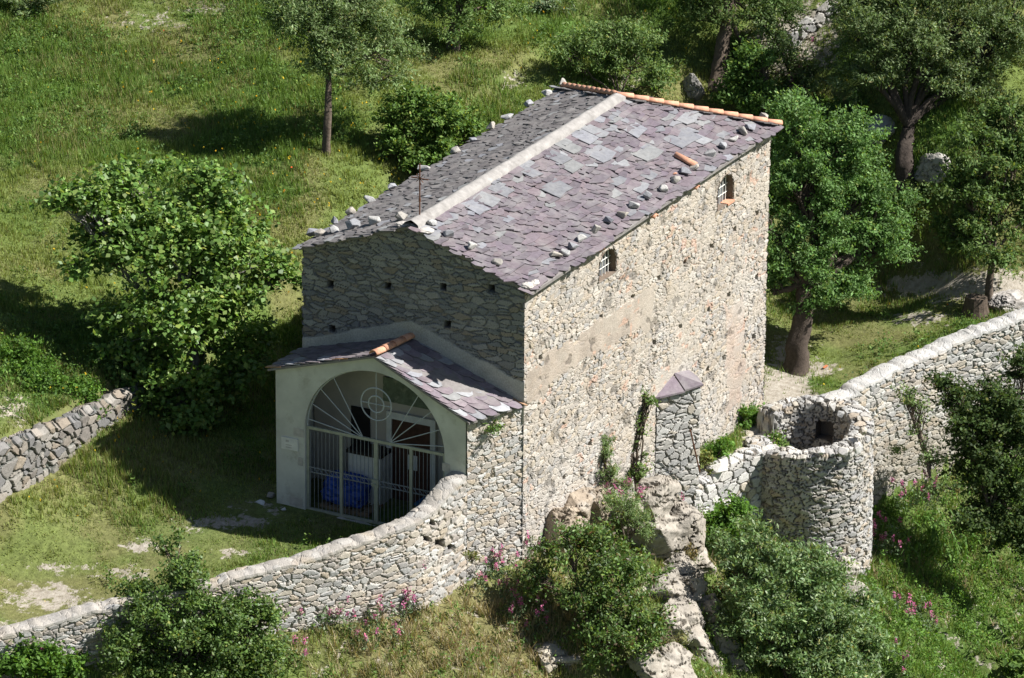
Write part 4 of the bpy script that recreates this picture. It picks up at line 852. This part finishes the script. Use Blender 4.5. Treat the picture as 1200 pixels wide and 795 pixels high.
def plant(name, label, cat, foot, lobes, leaf=(.09, .034), dens=1.0, pal=GREEN, mat='leaf', trunk=None, seed=0, group=None, sig=.12, nper=36, bare=.0, parts=('trunk', 'crown'), barkc=(.13, .10, .075), shell=.45, clump=1.0, facing=.6, lumps=1.0):
    """foot: world point. lobes: (px, py, rx_px, ry_px, depth offset m) seen at the foot's distance. trunk: (radius, [(px,py,dd)...])"""
    r = np.random.default_rng(seed+1000); foot = np.asarray(foot, float); dist = (foot-CAMP)@FW
    def wp(px, py, dd=0): t = dist+dd; return CAMP+ray(px, py)*t
    ppm = FPX/dist; root = empty(name, foot, label, cat, group)
    cents = []; outs = []; lc = []
    for lb in lobes:
        px, py, rx, ry = lb[:4]; dd = lb[4] if len(lb) > 4 else 0; c = wp(px, py, dd); a, b = rx/ppm*.92, ry/ppm*.92; lc.append((c, a, b))
        vol = a*a*b; n = int(max(12, 165*dens*(a*a*b)**(2/3)/clump))
        ns = max(5, int(13*lumps*(a*a*b)**(1/3))); su = unit(r.normal(size=(ns, 3))); su[:, 2] = np.where(su[:, 2] < -.5, -su[:, 2], su[:, 2]); sr = r.uniform(shell**3, 1.0, ns)**(1/3)*r.uniform(.8, 1.12, ns)
        sup = su*sr[:, None]; gs = r.integers(0, ns, n); off = r.normal(size=(n, 3))*.215*np.array([1, 1, .7])
        loc = sup[gs]+off; q_ = np.linalg.norm(loc, axis=1); loc = loc*np.minimum(1, 1.22/np.maximum(q_, 1e-6))[:, None]
        cents.append(c+loc*np.array([a, a, b])); outs.append(unit(loc*.6+off*3+np.array([0, 0, .15])))
    cents = np.concatenate(cents); outs = np.concatenate(outs)
    gz = H(cents[:, 0], cents[:, 1]); cents[:, 2] = np.maximum(cents[:, 2], gz+.06)
    V, F, c = scatter_leaves(cents, outs, nper, sig, leaf[0]*1.0, leaf[1]*1.06, pal, r, facing=facing)
    # wood
    mb = MB()
    def limb(a, b, r0, r1, wob=.12, n=7):
        a, b = np.asarray(a), np.asarray(b); t = np.linspace(0, 1, n)[:, None]; ln = np.linalg.norm(b-a)
        k = a+(b-a)*t+r.normal(size=(n, 3))*wob*ln*.18*np.sin(np.pi*t); k[:, 2] += .06*ln*np.sin(np.pi*t[:, 0]); mb.tube(k, np.linspace(r0, r1, n), 6 if r0 < .06 else 9, barkc)
    if trunk:
        r0, pts = trunk; pp = [foot+np.array([0, 0, -.15])]+[wp(*q) for q in pts]; t = np.linspace(0, 1, len(pp)); tt = np.linspace(0, 1, 14)
        pp = np.array([[np.interp(x, t, np.array(pp)[:, k]) for k in range(3)] for x in tt]); pp[1:-1] += r.normal(size=(12, 3))*r0*.05
        rr = r0*(1-.42*tt); rr[0] *= 1.5; rr[1] *= 1.18
        sg = 16; an = np.arange(sg)*2*math.pi/sg; fl = 1+.16*np.sin(an*3+seed)+.08*np.sin(an*7+seed*2); X = np.zeros((14, sg, 3))
        for i in range(14): X[i] = pp[i]+rr[i]*np.stack([np.cos(an+.08*i)*fl, np.sin(an+.08*i)*fl, an*0], 1)
        mb.add(X.reshape(-1, 3), [(i*sg+j, i*sg+(j+1) % sg, (i+1)*sg+(j+1) % sg, (i+1)*sg+j) for i in range(13) for j in range(sg)], barkc)
        topp = pp[-1]; rt = rr[-1]
    else: topp = foot; rt = .05; r0 = .06
    for (c_, a, b) in lc:
        limb(topp, c_, max(rt*.62, .03), max(rt*.25, .018)); near = cents[np.argsort(((cents-c_)**2).sum(1)+r.uniform(0, a*a, len(cents)))[:22]]
        for q in near: limb(c_+(topp-c_)*r.uniform(0, .4), q, max(.016, rt*.22), .008, .3, 5)
    mb.build(parts[0], MT['bark'], root, True)
    if bare: 
        k = r.random(len(c)//4) > bare; k4 = np.repeat(k, 4); V = V[k4]; c = c[k4]; F = np.arange(len(V)).reshape(-1, 4)
    mesh_obj(parts[1], V, F, MT[mat], root, c)
    return root
SH = ('stems', 'foliage')
# fig tree left of the chapel
fig = ground(235, 488)
plant('fig_tree', 'broad fig tree with big glossy leaves on the bank left of the chapel', 'tree', fig,
      [(100,245,58,34,-.5),(165,225,60,34,.3),(150,285,55,40,-.6),(240,240,60,42,.5),(215,310,80,60,-.4),(300,290,46,52,.4),(190,385,68,58,-.7),(262,370,60,60,.2),(170,450,50,50,-.8),(225,455,52,44,-.5),(325,330,28,40,.8),(75,240,32,18,-.6),(205,495,40,26,-.8),(160,480,30,24,-.8),(120,300,40,30,-.6),(280,430,40,40,.2)],
      leaf=(.14, .10), dens=1.2, pal=FIG*1.15, mat='glossy', trunk=(.16, [(228,440,0),(225,400,0)]), seed=1, sig=.15, nper=15, lumps=.8, barkc=(.24, .22, .20), facing=.75)
# olive on the meadow, with its long shadow
plant('olive_tree', 'slender dark trunked olive tree standing alone on the upper meadow', 'tree', ground(382, 182),
      [(360,40,48,44,-.2),(400,20,56,48,.2),(445,60,50,52,.5),(385,75,36,24,-.3),(345,15,30,36,0),(455,95,26,24,.6),(420,-25,50,34,0)], leaf=(.10, .032), dens=1.5, pal=OLIVE, trunk=(.12, [(384,140,0),(385,88,0)]), seed=2)
plant('olive_tree', 'short trunked olive tree at the top edge above the dark roof slope', 'tree', ground(532, 62),
      [(505,5,36,32,0),(545,0,48,36,.2),(585,5,32,30,.4),(535,30,40,18,.1),(540,-40,60,36,.2)], leaf=(.10, .034), dens=.9, pal=OLIVE*np.array([.9,1,.8]), trunk=(.20, [(532,40,0),(535,22,0)]), seed=3)
plant('shrub', 'rounded bright green shrub just behind the dark left roof eave', 'shrub', ground(500, 212),
      [(480,140,38,36,0),(520,150,42,40,.2),(470,175,32,26,-.2),(515,185,42,22,.1),(545,165,25,26,.3)], leaf=(.11, .06), dens=1.05, pal=GREEN*1.05, seed=4, parts=SH, group='shrubs on the upper meadow')
plant('shrub', 'wide grey green shrub with bare brushy twigs behind the roof ridge', 'shrub', ground(725, 118),
      [(700,60,40,34,0),(745,70,48,38,.2),(665,70,28,26,-.2),(770,95,34,24,.3),(720,40,34,20,0)], leaf=(.10, .038), dens=1.0, pal=(OLIVE+GREEN)/2, seed=5, parts=SH, group='shrubs on the upper meadow')
plant('olive_tree', 'dark leaning olive tree shading the slope behind the roof', 'tree', ground(838, 98),
      [(860,-5,56,40,.3),(830,25,30,26,-.1),(900,25,44,40,.5),(800,0,44,20,0),(880,70,24,30,.4),(840,-45,70,32,.2)], leaf=(.10, .034), dens=1.0, pal=DKG, trunk=(.24, [(845,60,0),(852,20,0)]), seed=6)
plant('carob_tree', 'leafy green tree rising right behind the far hip of the roof', 'tree', ground(905, 200),
      [(880,110,44,42,0),(925,150,46,44,.2),(970,160,40,44,.4),(940,200,46,44,.2),(985,205,40,40,.6),(890,80,32,26,-.2),(925,235,34,34,0)], leaf=(.11, .06), dens=1.1, pal=GREEN*np.array([.9,.95,1]), trunk=(.14, [(920,190,0),(925,170,0)]), seed=7)
plant('olive_tree', 'largest olive tree, huge grey green crown over a forked leaning trunk', 'tree', ground(1064, 214),
      [(1010,40,46,50,-.3),(1060,20,62,50,.2),(1120,30,62,50,.5),(1165,60,52,50,.8),(1090,80,52,32,.3),(1020,90,36,28,-.2),(1140,100,52,32,.6),(1190,20,50,50,1),(1000,0,40,40,0),(1090,-30,90,34,.4)], leaf=(.11, .034), dens=1.15, pal=OLIVE*.85, trunk=(.27, [(1058,180,0),(1064,148,.1)]), seed=8, barkc=(.07, .055, .045))
plant('olive_tree', 'thick trunked olive tree on the path beside the far corner of the chapel', 'tree', ground(933, 436),
      [(940,225,40,34,.2),(985,240,44,36,.4),(925,275,32,34,0),(970,300,46,38,.3),(1020,285,36,34,.7),(940,322,36,28,0),(990,335,38,22,.3),(1045,290,26,24,.9),(908,318,20,32,-.1),(1010,220,36,30,.6),(950,190,44,30,.4),(895,260,12,40,-.2),(935,150,44,40,.7),(990,175,44,40,.8),(1000,345,38,20,.3),(906,345,16,22,-.1),(955,350,24,14,.1),(1040,250,34,30,.8)], leaf=(.105, .045), dens=1.5, pal=OLIVE*np.array([.78,.98,.75]), trunk=(.34, [(936,405,0),(941,372,0),(944,335,0)]), seed=9, barkc=(.085, .065, .05))
plant('carob_tree', 'dense green tree with a thin trunk at the right edge above the boundary wall', 'tree', ground(1159, 362),
      [(1150,180,46,40,0),(1190,190,40,44,.3),(1130,230,38,36,-.2),(1175,250,46,40,.2),(1120,270,26,24,-.2),(1160,290,44,26,.1),(1210,250,30,50,.5),(1190,140,40,30,.3)], leaf=(.11, .055), dens=1.1, pal=DKG*1.1, trunk=(.13, [(1160,330,0),(1164,300,0)]), seed=10)
plant('shrub', 'low dark shrub in the shade under the large olive trunk', 'shrub', ground(1075, 262), [(1070,240,30,24,0),(1095,215,22,20,.2),(1060,265,20,16,0)], leaf=(.09, .05), dens=1, pal=DKG, seed=11, parts=SH)
plant('shrub', 'green bush clinging to the terrace stones at the top behind the roof', 'shrub', ground(935, 118), [(920,70,30,34,0),(945,100,28,30,.2),(905,30,26,30,.2)], leaf=(.09, .04), dens=.9, pal=OLIVE, seed=12, parts=SH)
# foreground shrubs below the parapet
fg = 'shrubs on the rocky slope below the parapet'
plant('shrub', 'large dark glossy shrub covering part of the parapet at lower left', 'shrub', ground(225, 790),
      [(205,650,22,22,.2),(215,690,42,30,.1),(170,715,42,34,-.1),(250,715,50,34,.2),(150,755,46,40,-.3),(215,760,60,44,-.2),(280,755,48,40,.1),(310,725,24,24,.3),(235,800,80,30,-.3)], leaf=(.085, .05), dens=1.35, pal=GREEN*np.array([.92,.9,1]), mat='glossy', seed=13, parts=SH, group=fg)
plant('shrub', 'bright light green shrub in the bottom left corner', 'shrub', ground(45, 800), [(40,770,36,26,0),(15,790,40,28,-.2),(75,790,34,22,.1)], leaf=(.10, .06), dens=1.3, pal=LIME*.85, seed=14, parts=SH, group=fg)
plant('shrub', 'reddish tipped dark shrub under the chapel corner beside the outcrop', 'shrub', ground(700, 770),
      [(665,640,34,30,0),(700,660,44,38,.1),(735,680,40,40,.2),(690,705,48,38,-.1),(745,720,38,38,.1),(720,750,54,34,-.2),(640,675,26,30,-.1)], leaf=(.10, .045), dens=1.0, pal=np.concatenate([DKG, GREEN, BROWNL[:1]]), mat='glossy', seed=15, parts=SH, group=fg)
plant('shrub', 'big bluish green shrub filling the slope below the ruined tower', 'shrub', ground(925, 805),
      [(890,640,46,28,.2),(862,680,32,34,-.1),(910,675,54,40,.2),(965,680,40,36,.4),(888,725,46,44,-.2),(935,725,60,46,.1),(990,730,44,46,.4),(915,775,54,36,-.2),(970,780,62,36,.1),(1015,770,26,36,.4)], leaf=(.12, .042), dens=1.1, pal=(BLUE*1.3+GREEN)/2, mat='glossy', seed=16, parts=SH, group=fg)
plant('shrub', 'small vivid green bush in front of the shaded tower base', 'shrub', ony(850, 640, -1.9), [(850,608,20,16,0),(868,600,16,14,.1),(838,625,22,16,-.1),(862,622,22,16,0)], leaf=(.10, .055), dens=1.5, pal=LIME, seed=17, parts=SH, group=fg)
plant('shrub', 'feathery grey green bush growing against the middle of the chapel foot', 'shrub', ony(712, 572, -.25), [(708,540,15,26,0),(715,565,18,18,0),(703,520,9,14,0)], leaf=(.09, .022), dens=1.6, pal=OLIVE*.95, seed=18, parts=SH, sig=.09)
plant('climbing_plant', 'green climber on the chapel wall just left of the buttress', 'climber', ony(745, 578, -.25), [(752,475,8,20,0),(746,505,10,24,0),(742,535,14,20,0),(750,560,22,18,0),(758,470,8,10,0)], leaf=(.08, .045), dens=1.3, pal=(OLIVE+GREEN)/2, seed=19, parts=SH, sig=.08, nper=18)
plant('shrub', 'silvery fine leaved bush leaning over the bedrock under the chapel', 'shrub', ony(735, 640, -1.2), [(735,605,24,20,0),(720,590,20,14,0),(745,620,22,18,0)], leaf=(.10, .018), dens=1.4, pal=OLIVE*1.1, seed=20, parts=SH, sig=.11)
for k, (fx, fy, lb, txt, pal_) in enumerate([(880, 500, [(868,492,16,14,0),(886,487,16,11,.2),(856,505,12,12,0)], 'green bush along the path at the far end of the chapel wall', LIME*.9),
                                  (846, 540, [(844,526,12,13,0),(838,538,8,8,0)], 'small green bush at the chapel foot between path and rod', LIME), (826, 552, [(826,542,9,12,0)], 'tiny yellowish bush beside the leaning iron rod', BROWNL+LIME*.5), (905, 520, [(906,520,14,9,0)], 'low weeds in the shade of the tower entrance', GREEN)]):
    plant('low_bush', txt, 'bush', onz(fx, fy, -2.42), lb, leaf=(.09, .05), dens=1.8, pal=pal_, seed=30+k, parts=SH, sig=.08, group='bushes along the chapel path')
for k, (fx, fy, yy, lb, txt, pal_) in enumerate([(803, 652, -1.9, [(803,642,14,9,0),(812,650,8,7,0)], 'brownish dry tuft in the hollow of the big pale outcrop', BROWNL*1.5+OLIVE[:3]*.2), (850, 700, -2.9, [(848,700,10,9,0),(842,690,8,8,0)], 'dry brown tuft between the whitish rocks and the bluish shrub', BROWNL*1.5+OLIVE[:3]*.3), (780, 755, -3.3, [(778,748,20,10,0),(795,752,12,8,0)], 'olive brown tuft above the low white rock', BROWNL+OLIVE[:3]*.5),
        (838, 742, -3.2, [(836,738,12,10,0),(828,748,9,8,0)], 'straw coloured tuft low down on the long pale outcrop', BROWNL*1.6+OLIVE[:3]*.3), (815, 700, -2.4, [(812,696,9,9,0)], 'small green tuft in a crack of the long pale outcrop', OLIVE), (860, 778, -3.6, [(858,774,14,10,0)], 'dry tuft at the lower right edge of the long pale outcrop', BROWNL*1.4+OLIVE[:3]*.4),
        (1066, 478, -3.6, [(1066,474,9,8,0)], 'small green tuft growing from the upper face of the boundary wall', OLIVE), (1050, 530, -3.4, [(1050,530,8,9,0)], 'greyish tuft low on the boundary wall close to the tower', OLIVE*1.1), (577, 505, .25, [(578,500,8,8,0)], 'tiny green tuft in the stones under the porch eave', GREEN), (553, 660, -.35, [(553,655,9,8,0)], 'dry tuft at the foot of the parapet curve', BROWNL+LIME*.4)]):
    plant('wall_tuft', txt, 'tuft', ony(fx, fy, yy), lb, leaf=(.09, .03), dens=1.6, pal=pal_, seed=60+k, parts=SH, sig=.07, nper=20, group='tufts in the stonework and rocks')
plant('climbing_plant', 'dark ivy like climber hanging down the right end of the boundary wall', 'climber', ony(1160, 600, -6.0),
      [(1165,480,44,34,.3),(1195,520,40,50,.4),(1130,500,26,26,0),(1150,545,40,36,.2),(1180,590,44,40,.3),(1120,470,22,20,.2),(1105,455,16,14,.4),(1200,440,22,30,.8),(1150,610,40,24,.1),(1195,640,36,40,.1),(1165,520,50,40,.2)], leaf=(.10, .06), dens=1.15, pal=DKG*.66, seed=21, lumps=1.4, parts=SH)  # leaf colour darkened to paint in the shade of its turned-away side
plant('climbing_plant', 'thin greyish creeper on the sunlit face of the boundary wall', 'climber', ony(1090, 560, -4.6), [(1075,500,16,30,.5),(1090,540,20,28,.2),(1062,465,10,10,.9),(1100,575,24,20,0)], leaf=(.08, .04), dens=.7, pal=OLIVE*1.1, seed=22, parts=SH, bare=.3)
plant('shrub', 'dark shrub at the very bottom right corner', 'shrub', ground(1180, 815), [(1185,785,18,14,0),(1200,800,26,20,0)], leaf=(.16, .09), dens=1.0, pal=GREEN, seed=23, parts=SH)
plant('shrub', 'tuft of green bush at the upper left corner of the meadow', 'shrub', ground(28, 14), [(15,2,34,12,0),(50,-2,30,12,0)], leaf=(.10, .04), dens=1.0, pal=OLIVE*.8, seed=24, parts=SH)
plant('shrub', 'grey bush with pale leaves at the top edge beyond the ridge', 'shrub', ground(628, 14), [(630,6,22,10,0),(650,12,16,8,0)], leaf=(.10, .04), dens=1.0, pal=BLUE*1.1, seed=25, parts=SH)
plant('shrub', 'leafy weeds spilling over the retaining wall at the left', 'shrub', ground(50, 440), [(45,445,50,30,0),(85,470,30,22,-.2),(25,420,36,22,.2),(38,508,12,30,-.5),(100,480,18,14,-.3),(15,480,20,12,-.3)], leaf=(.09, .05), dens=1.1, pal=LIME*.8, seed=26, parts=SH, sig=.12)

# valerian in flower
PINK = np.array([(.50, .14, .28), (.58, .20, .36), (.44, .11, .23)])
def valerian(px, py, yy, n, spread, label, seed):
    r = np.random.default_rng(seed); foot = ground(px, py) if yy is None else ony(px, py, yy); root = empty('valerian', foot, label, 'flower', 'pink valerian clumps')
    mb = MB(); hv_ = []; lf = []; lo_ = []
    for i in range(n):
        a = r.uniform(0, 6.28); rad = spread*math.sqrt(r.random()); b = foot+np.array([math.cos(a)*rad, math.sin(a)*rad, 0])
        if yy is None: b[2] = H(b[0], b[1])
        h = r.uniform(.35, .65); t = b+np.array([r.normal()*.1-.05, r.normal()*.1-.08, h]); mb.tube([b, (b+t)/2+r.normal(size=3)*.02, t], [.008, .007, .005], 4, (.10, .13, .05))
        hv_.append(t)
        for q in np.linspace(.1, .9, 4): lf.append(b+(t-b)*q); lo_.append(unit(r.normal(size=3)))
    mb.build('stems', MT['bark'], root)
    V, F, c = scatter_leaves(np.array(lf), np.array(lo_), 6, .07, .09, .04, BLUE*1.05, r); mesh_obj('foliage', V, F, MT['leaf'], root, c)
    hd = np.array(hv_); hd = hd[:max(3, int(len(hd)*.65))]; V, F, c = scatter_leaves(hd, np.tile(np.array([[0, 0, 1.]]), (len(hd), 1)), 30, .042, .04, .035, PINK, r); mesh_obj('blossom', V, F, MT['petal'], root, c)
for k, (a, b, yy, n, sp, lb) in enumerate([
    (600, 712, None, 30, .75, 'pink valerian clump on the slope just left of the reddish shrub'), (470, 712, None, 16, .5, 'pink valerian clump on the dry bank under the bend of the parapet'), (430, 745, None, 16, .6, 'pink valerian low on the bank left of the dry grass'),
    (370, 700, None, 14, .5, 'pink valerian at the foot of the parapet right of the glossy shrub'), (20, 770, None, 12, .5, 'pink valerian at the far left foot of the parapet'), (615, 640, None, 8, .3, 'pink valerian at the very corner of the chapel foot'),
    (728, 590, -.5, 14, .5, 'pink valerian among the weeds at the middle of the chapel foot'), (1040, 640, None, 14, .5, 'pink valerian along the foot of the boundary wall next to the tower'), (1070, 730, None, 16, .5, 'pink valerian clump on the green slope right of the bluish shrub'),
    (930, 90, None, 14, .8, 'pink valerian on the tumbledown terrace behind the chapel'), (1075, 590, -4.4, 12, .5, 'pink valerian growing halfway along the boundary wall'), (1050, 790, None, 8, .4, 'pink valerian at the bottom edge near the green slope'), (330, 780, None, 8, .4, 'pink valerian at the bottom edge right of the glossy shrub'), (775, 600, -1.0, 6, .3, 'pink valerian between outcrop and buttress')]):
    valerian(a, b, yy, int(n*1.6), sp*1.15, lb, 600+k)
# strap leaved clumps
for k, (a, b, n) in enumerate([(1100, 650, 46), (1135, 640, 30), (1075, 660, 24)]):
    foot = ground(a, b); r = np.random.default_rng(700+k); o_ = []; V = []; F = []; c = []
    for i in range(n):
        base = foot+np.append(r.normal(size=2)*.35, 0); base[2] = H(base[0], base[1]); d = unit(np.append(r.normal(size=2), 0)); h = r.uniform(.45, .8); s = np.cross(d, [0, 0, 1])*.022
        q = [base, base+d*.10+np.array([0, 0, h*.6]), base+d*.30+np.array([0, 0, h*.85]), base+d*.52+np.array([0, 0, h*.7])]; j = len(V)
        for m_, wv in zip(q, (1, 1.1, .8, .1)): V += [m_-s*wv, m_+s*wv]
        F += [(j, j+1, j+3, j+2), (j+2, j+3, j+5, j+4), (j+4, j+5, j+7, j+6)]; cc_ = LIME[r.integers(3)]*r.uniform(.7, 1.1)+.015; c += [cc_]*8
    o = mesh_obj('iris_clump', np.array(V)-foot, np.array(F), MT['leaf'], None, np.array(c)); o.location = tuple(foot)
    tag(o, ['strap leaved clump in the middle of the green slope below the boundary wall', 'strap leaved clump closest to the dark climber', 'strap leaved clump closest to the tower'][k], 'plant', 'strap leaved clumps below the boundary wall')

# ------------------------------------------------------------------ grass, weeds, wild flowers (uncountable)
def scatter(n, seed, marg=260):
    r = np.random.default_rng(seed); X = r.uniform(-18, 40, n); Y = r.uniform(-15, 37, n); Z = H(X, Y); px, py = project(np.stack([X, Y, Z], 1))
    k = (px > -marg) & (px < 1200+marg) & (py > -marg) & (py < 795+marg)
    k &= ~((X > -1.7) & (X < L_+.1) & (Y > -.05) & (Y < W_+.05)) & ~(np.hypot(X-TC[0], Y-TC[1]) < TR+.05)
    d = sdist(X, Y); k &= ~((d > -.5) & (d < .12) & ~((X > 0) & (X < 8))); k &= ~((np.abs(Y-10.55) < .3) & (X < 3))
    return X[k], Y[k], Z[k], r
def blades(name, n, seed, nb, hfun, cols, label, keep, wid=.013, lean=.5):
    X, Y, Z, r = scatter(n, seed); px, py, d, dirt, lush, dry = fields(X, Y, Z); h, p = hfun(px, py, d, dirt, lush, dry, X, Y)
    k = r.random(len(X)) < p; X, Y, Z, h, lush, dry, d = X[k], Y[k], Z[k], h[k], lush[k], dry[k], d[k]
    m = len(X); I = np.repeat(np.arange(m), nb); K = len(I); B = np.stack([X[I], Y[I], Z[I]-.02], 1); B[:, :2] += r.normal(size=(K, 2))*.055
    hh = h[I]*r.uniform(.55, 1.25, K); a = r.uniform(0, 6.283, K); tip = B+np.stack([np.cos(a)*hh*lean*r.uniform(.2, 1.2, K), np.sin(a)*hh*lean*r.uniform(.2, 1.2, K), hh], 1)
    a2 = a+1.57+r.normal(size=K)*.4; s = np.stack([np.cos(a2), np.sin(a2), a2*0], 1)*(wid*r.uniform(.6, 1.3, K))[:, None]
    V = np.stack([B-s, B+s, tip], 1).reshape(-1, 3); F = np.arange(3*K).reshape(K, 3)
    c = cols(lush[I], dry[I], d[I], r, K); o = mesh_obj(name, V, F, MT['grass'], None, np.repeat(c, 3, 0)); tag(o, label, 'grass', kind='stuff'); return o
def gh(px, py, d, dirt, lush, dry, X, Y):
    lawn = np.clip(spots(px, py, [(200,640,220,45,1),(60,690,140,60,1),(330,590,110,40,1),(1020,400,120,40,1),(1000,450,60,40,1)]), 0, 1)*(d < 0)
    h = (.10+.10*lush)*(1-.72*lawn); h = np.where(d > 0, .16+.06*lush, h)*(.55+1.0*sstep(.3, .75, fbm2(X, Y, .8, 66, 3))); rg = spots(px, py, [(110,560,70,40,1)]); h = h*(1+.5*rg)
    p = np.clip(1-dirt*1.05, .04, 1); p = np.where(d > 0, .62*(1-.75*np.clip(dry, 0, 1)), p); p = np.where((d > 0) & (X > 3) & (X < 10) & (d < 3), .35, p); p = p*(1-.72*np.clip(spots(px, py, [(200,640,200,40,1)]), 0, 1)*0)
    return h, p
def gcol(lush, dry, d, r, K):
    a, b, cc = np.array([.132, .225, .044]), np.array([.240, .285, .078]), np.array([.27, .255, .105])
    t = np.clip(lush+r.normal(size=K)*.25, 0, 1)[:, None]; y = (r.random(K) < dry*.42+.05)[:, None]
    c = a*t+b*(1-t); c = np.where(y, cc*r.uniform(.6, 1.15, (K, 1)), c); return c*r.uniform(.7, 1.3, (K, 1))
blades('meadow_grass', 424000, 41, 7, gh, gcol, 'green and straw coloured wild grass covering the hillside', None)
def dh(px, py, d, dirt, lush, dry, X, Y): return .22+.12*dry, np.where((d > 0), np.clip(dry*1.2-.1, 0, 1), 0)*.9
blades('dry_grass', 120000, 43, 8, dh, lambda l_, y_, d_, r, K: np.array([.42, .335, .20])*r.uniform(.55, 1.25, (K, 1))*np.where(r.random(K) < .3, 1, 1)[:, None]*np.array([1, 1, 1])+np.where(r.random(K) < .35, 1, 0)[:, None]*np.array([-.13, -.07, -.06]), 'dry straw grass on the slope below the parapet', None, lean=.8)
# leafy weeds
X, Y, Z, r = scatter(90000, 47); px, py, d, dirt, lush, dry = fields(X, Y, Z)
wn = fbm2(X, Y, 1.5, 55, 4); pr_ = np.where(d > 0, np.where(px > 1010, 1.0, .22), sstep(.55, .68, wn+.12*lush-.1*dry)*.55*(dirt < .35)); pr_ = np.maximum(pr_, spots(px, py, [(275,45,45,50,.7),(60,50,120,26,.35),(60,100,70,14,.35),(110,155,60,12,.35),(55,430,70,60,.7),(720,585,60,20,.6),(480,30,20,20,.2),(1085,60,90,60,.3)])); pr_ = pr_*(1-np.clip(spots(px, py, [(200,640,220,40,1.2),(920,450,70,70,1.2)]), 0, 1))
k = r.random(len(X)) < pr_; C = np.stack([X[k], Y[k], Z[k]+.07+r.uniform(0, .12, k.sum())], 1)
pw = np.where(((px[k] > 1010) & (d[k] > 0))[:, None, None], LIME[None]*.95, GREEN[None, :3]*.95)
V, F, c = scatter_leaves(C, np.tile(np.array([[0, 0, 1.]]), (len(C), 1)), 20, .10, .075, .042, GREEN, r); tone = np.repeat(pw.mean(1), 80, 0)*(c/GREEN.mean(0)); c = .75*tone+.25*c
tag(mesh_obj('leafy_weeds', V, F, MT['leaf'], None, c), 'leafy green weeds growing in patches among the grass', 'weeds', kind='stuff')
# small flowers
X, Y, Z, r = scatter(26000, 51); px, py, d, dirt, lush, dry = fields(X, Y, Z); k = (d < -.5) & (r.random(len(X)) < np.clip(.05+spots(px, py, [(400,200,120,90,.35),(300,140,150,60,.2),(140,500,60,50,.25),(640,30,90,40,.3),(90,590,80,40,.1)]), 0, 1)) & (dirt < .5) & ~(spots(px, py, [(200,650,220,45,1)]) > .4)
C = np.stack([X[k], Y[k], Z[k]+r.uniform(.16, .30, k.sum())], 1); YEL = np.array([(.62, .42, .02), (.70, .52, .04), (.60, .36, .02), (.65, .46, .03), (.70, .12, .03)])
pick = YEL[np.where(r.random(len(C)) < .03, 4, r.integers(0, 4, len(C)))]
V, F, c = scatter_leaves(C, np.tile(np.array([[0, 0, 1.]]), (len(C), 1)), 5, .014, .04, .034, YEL[:1]*0+1, r); c = np.repeat(pick, 20, 0)
tag(mesh_obj('wild_flowers', V, F, MT['petal'], None, c), 'tiny yellow and red wild flowers dotted over the meadow', 'flowers', kind='stuff')
# stones scattered on the slope
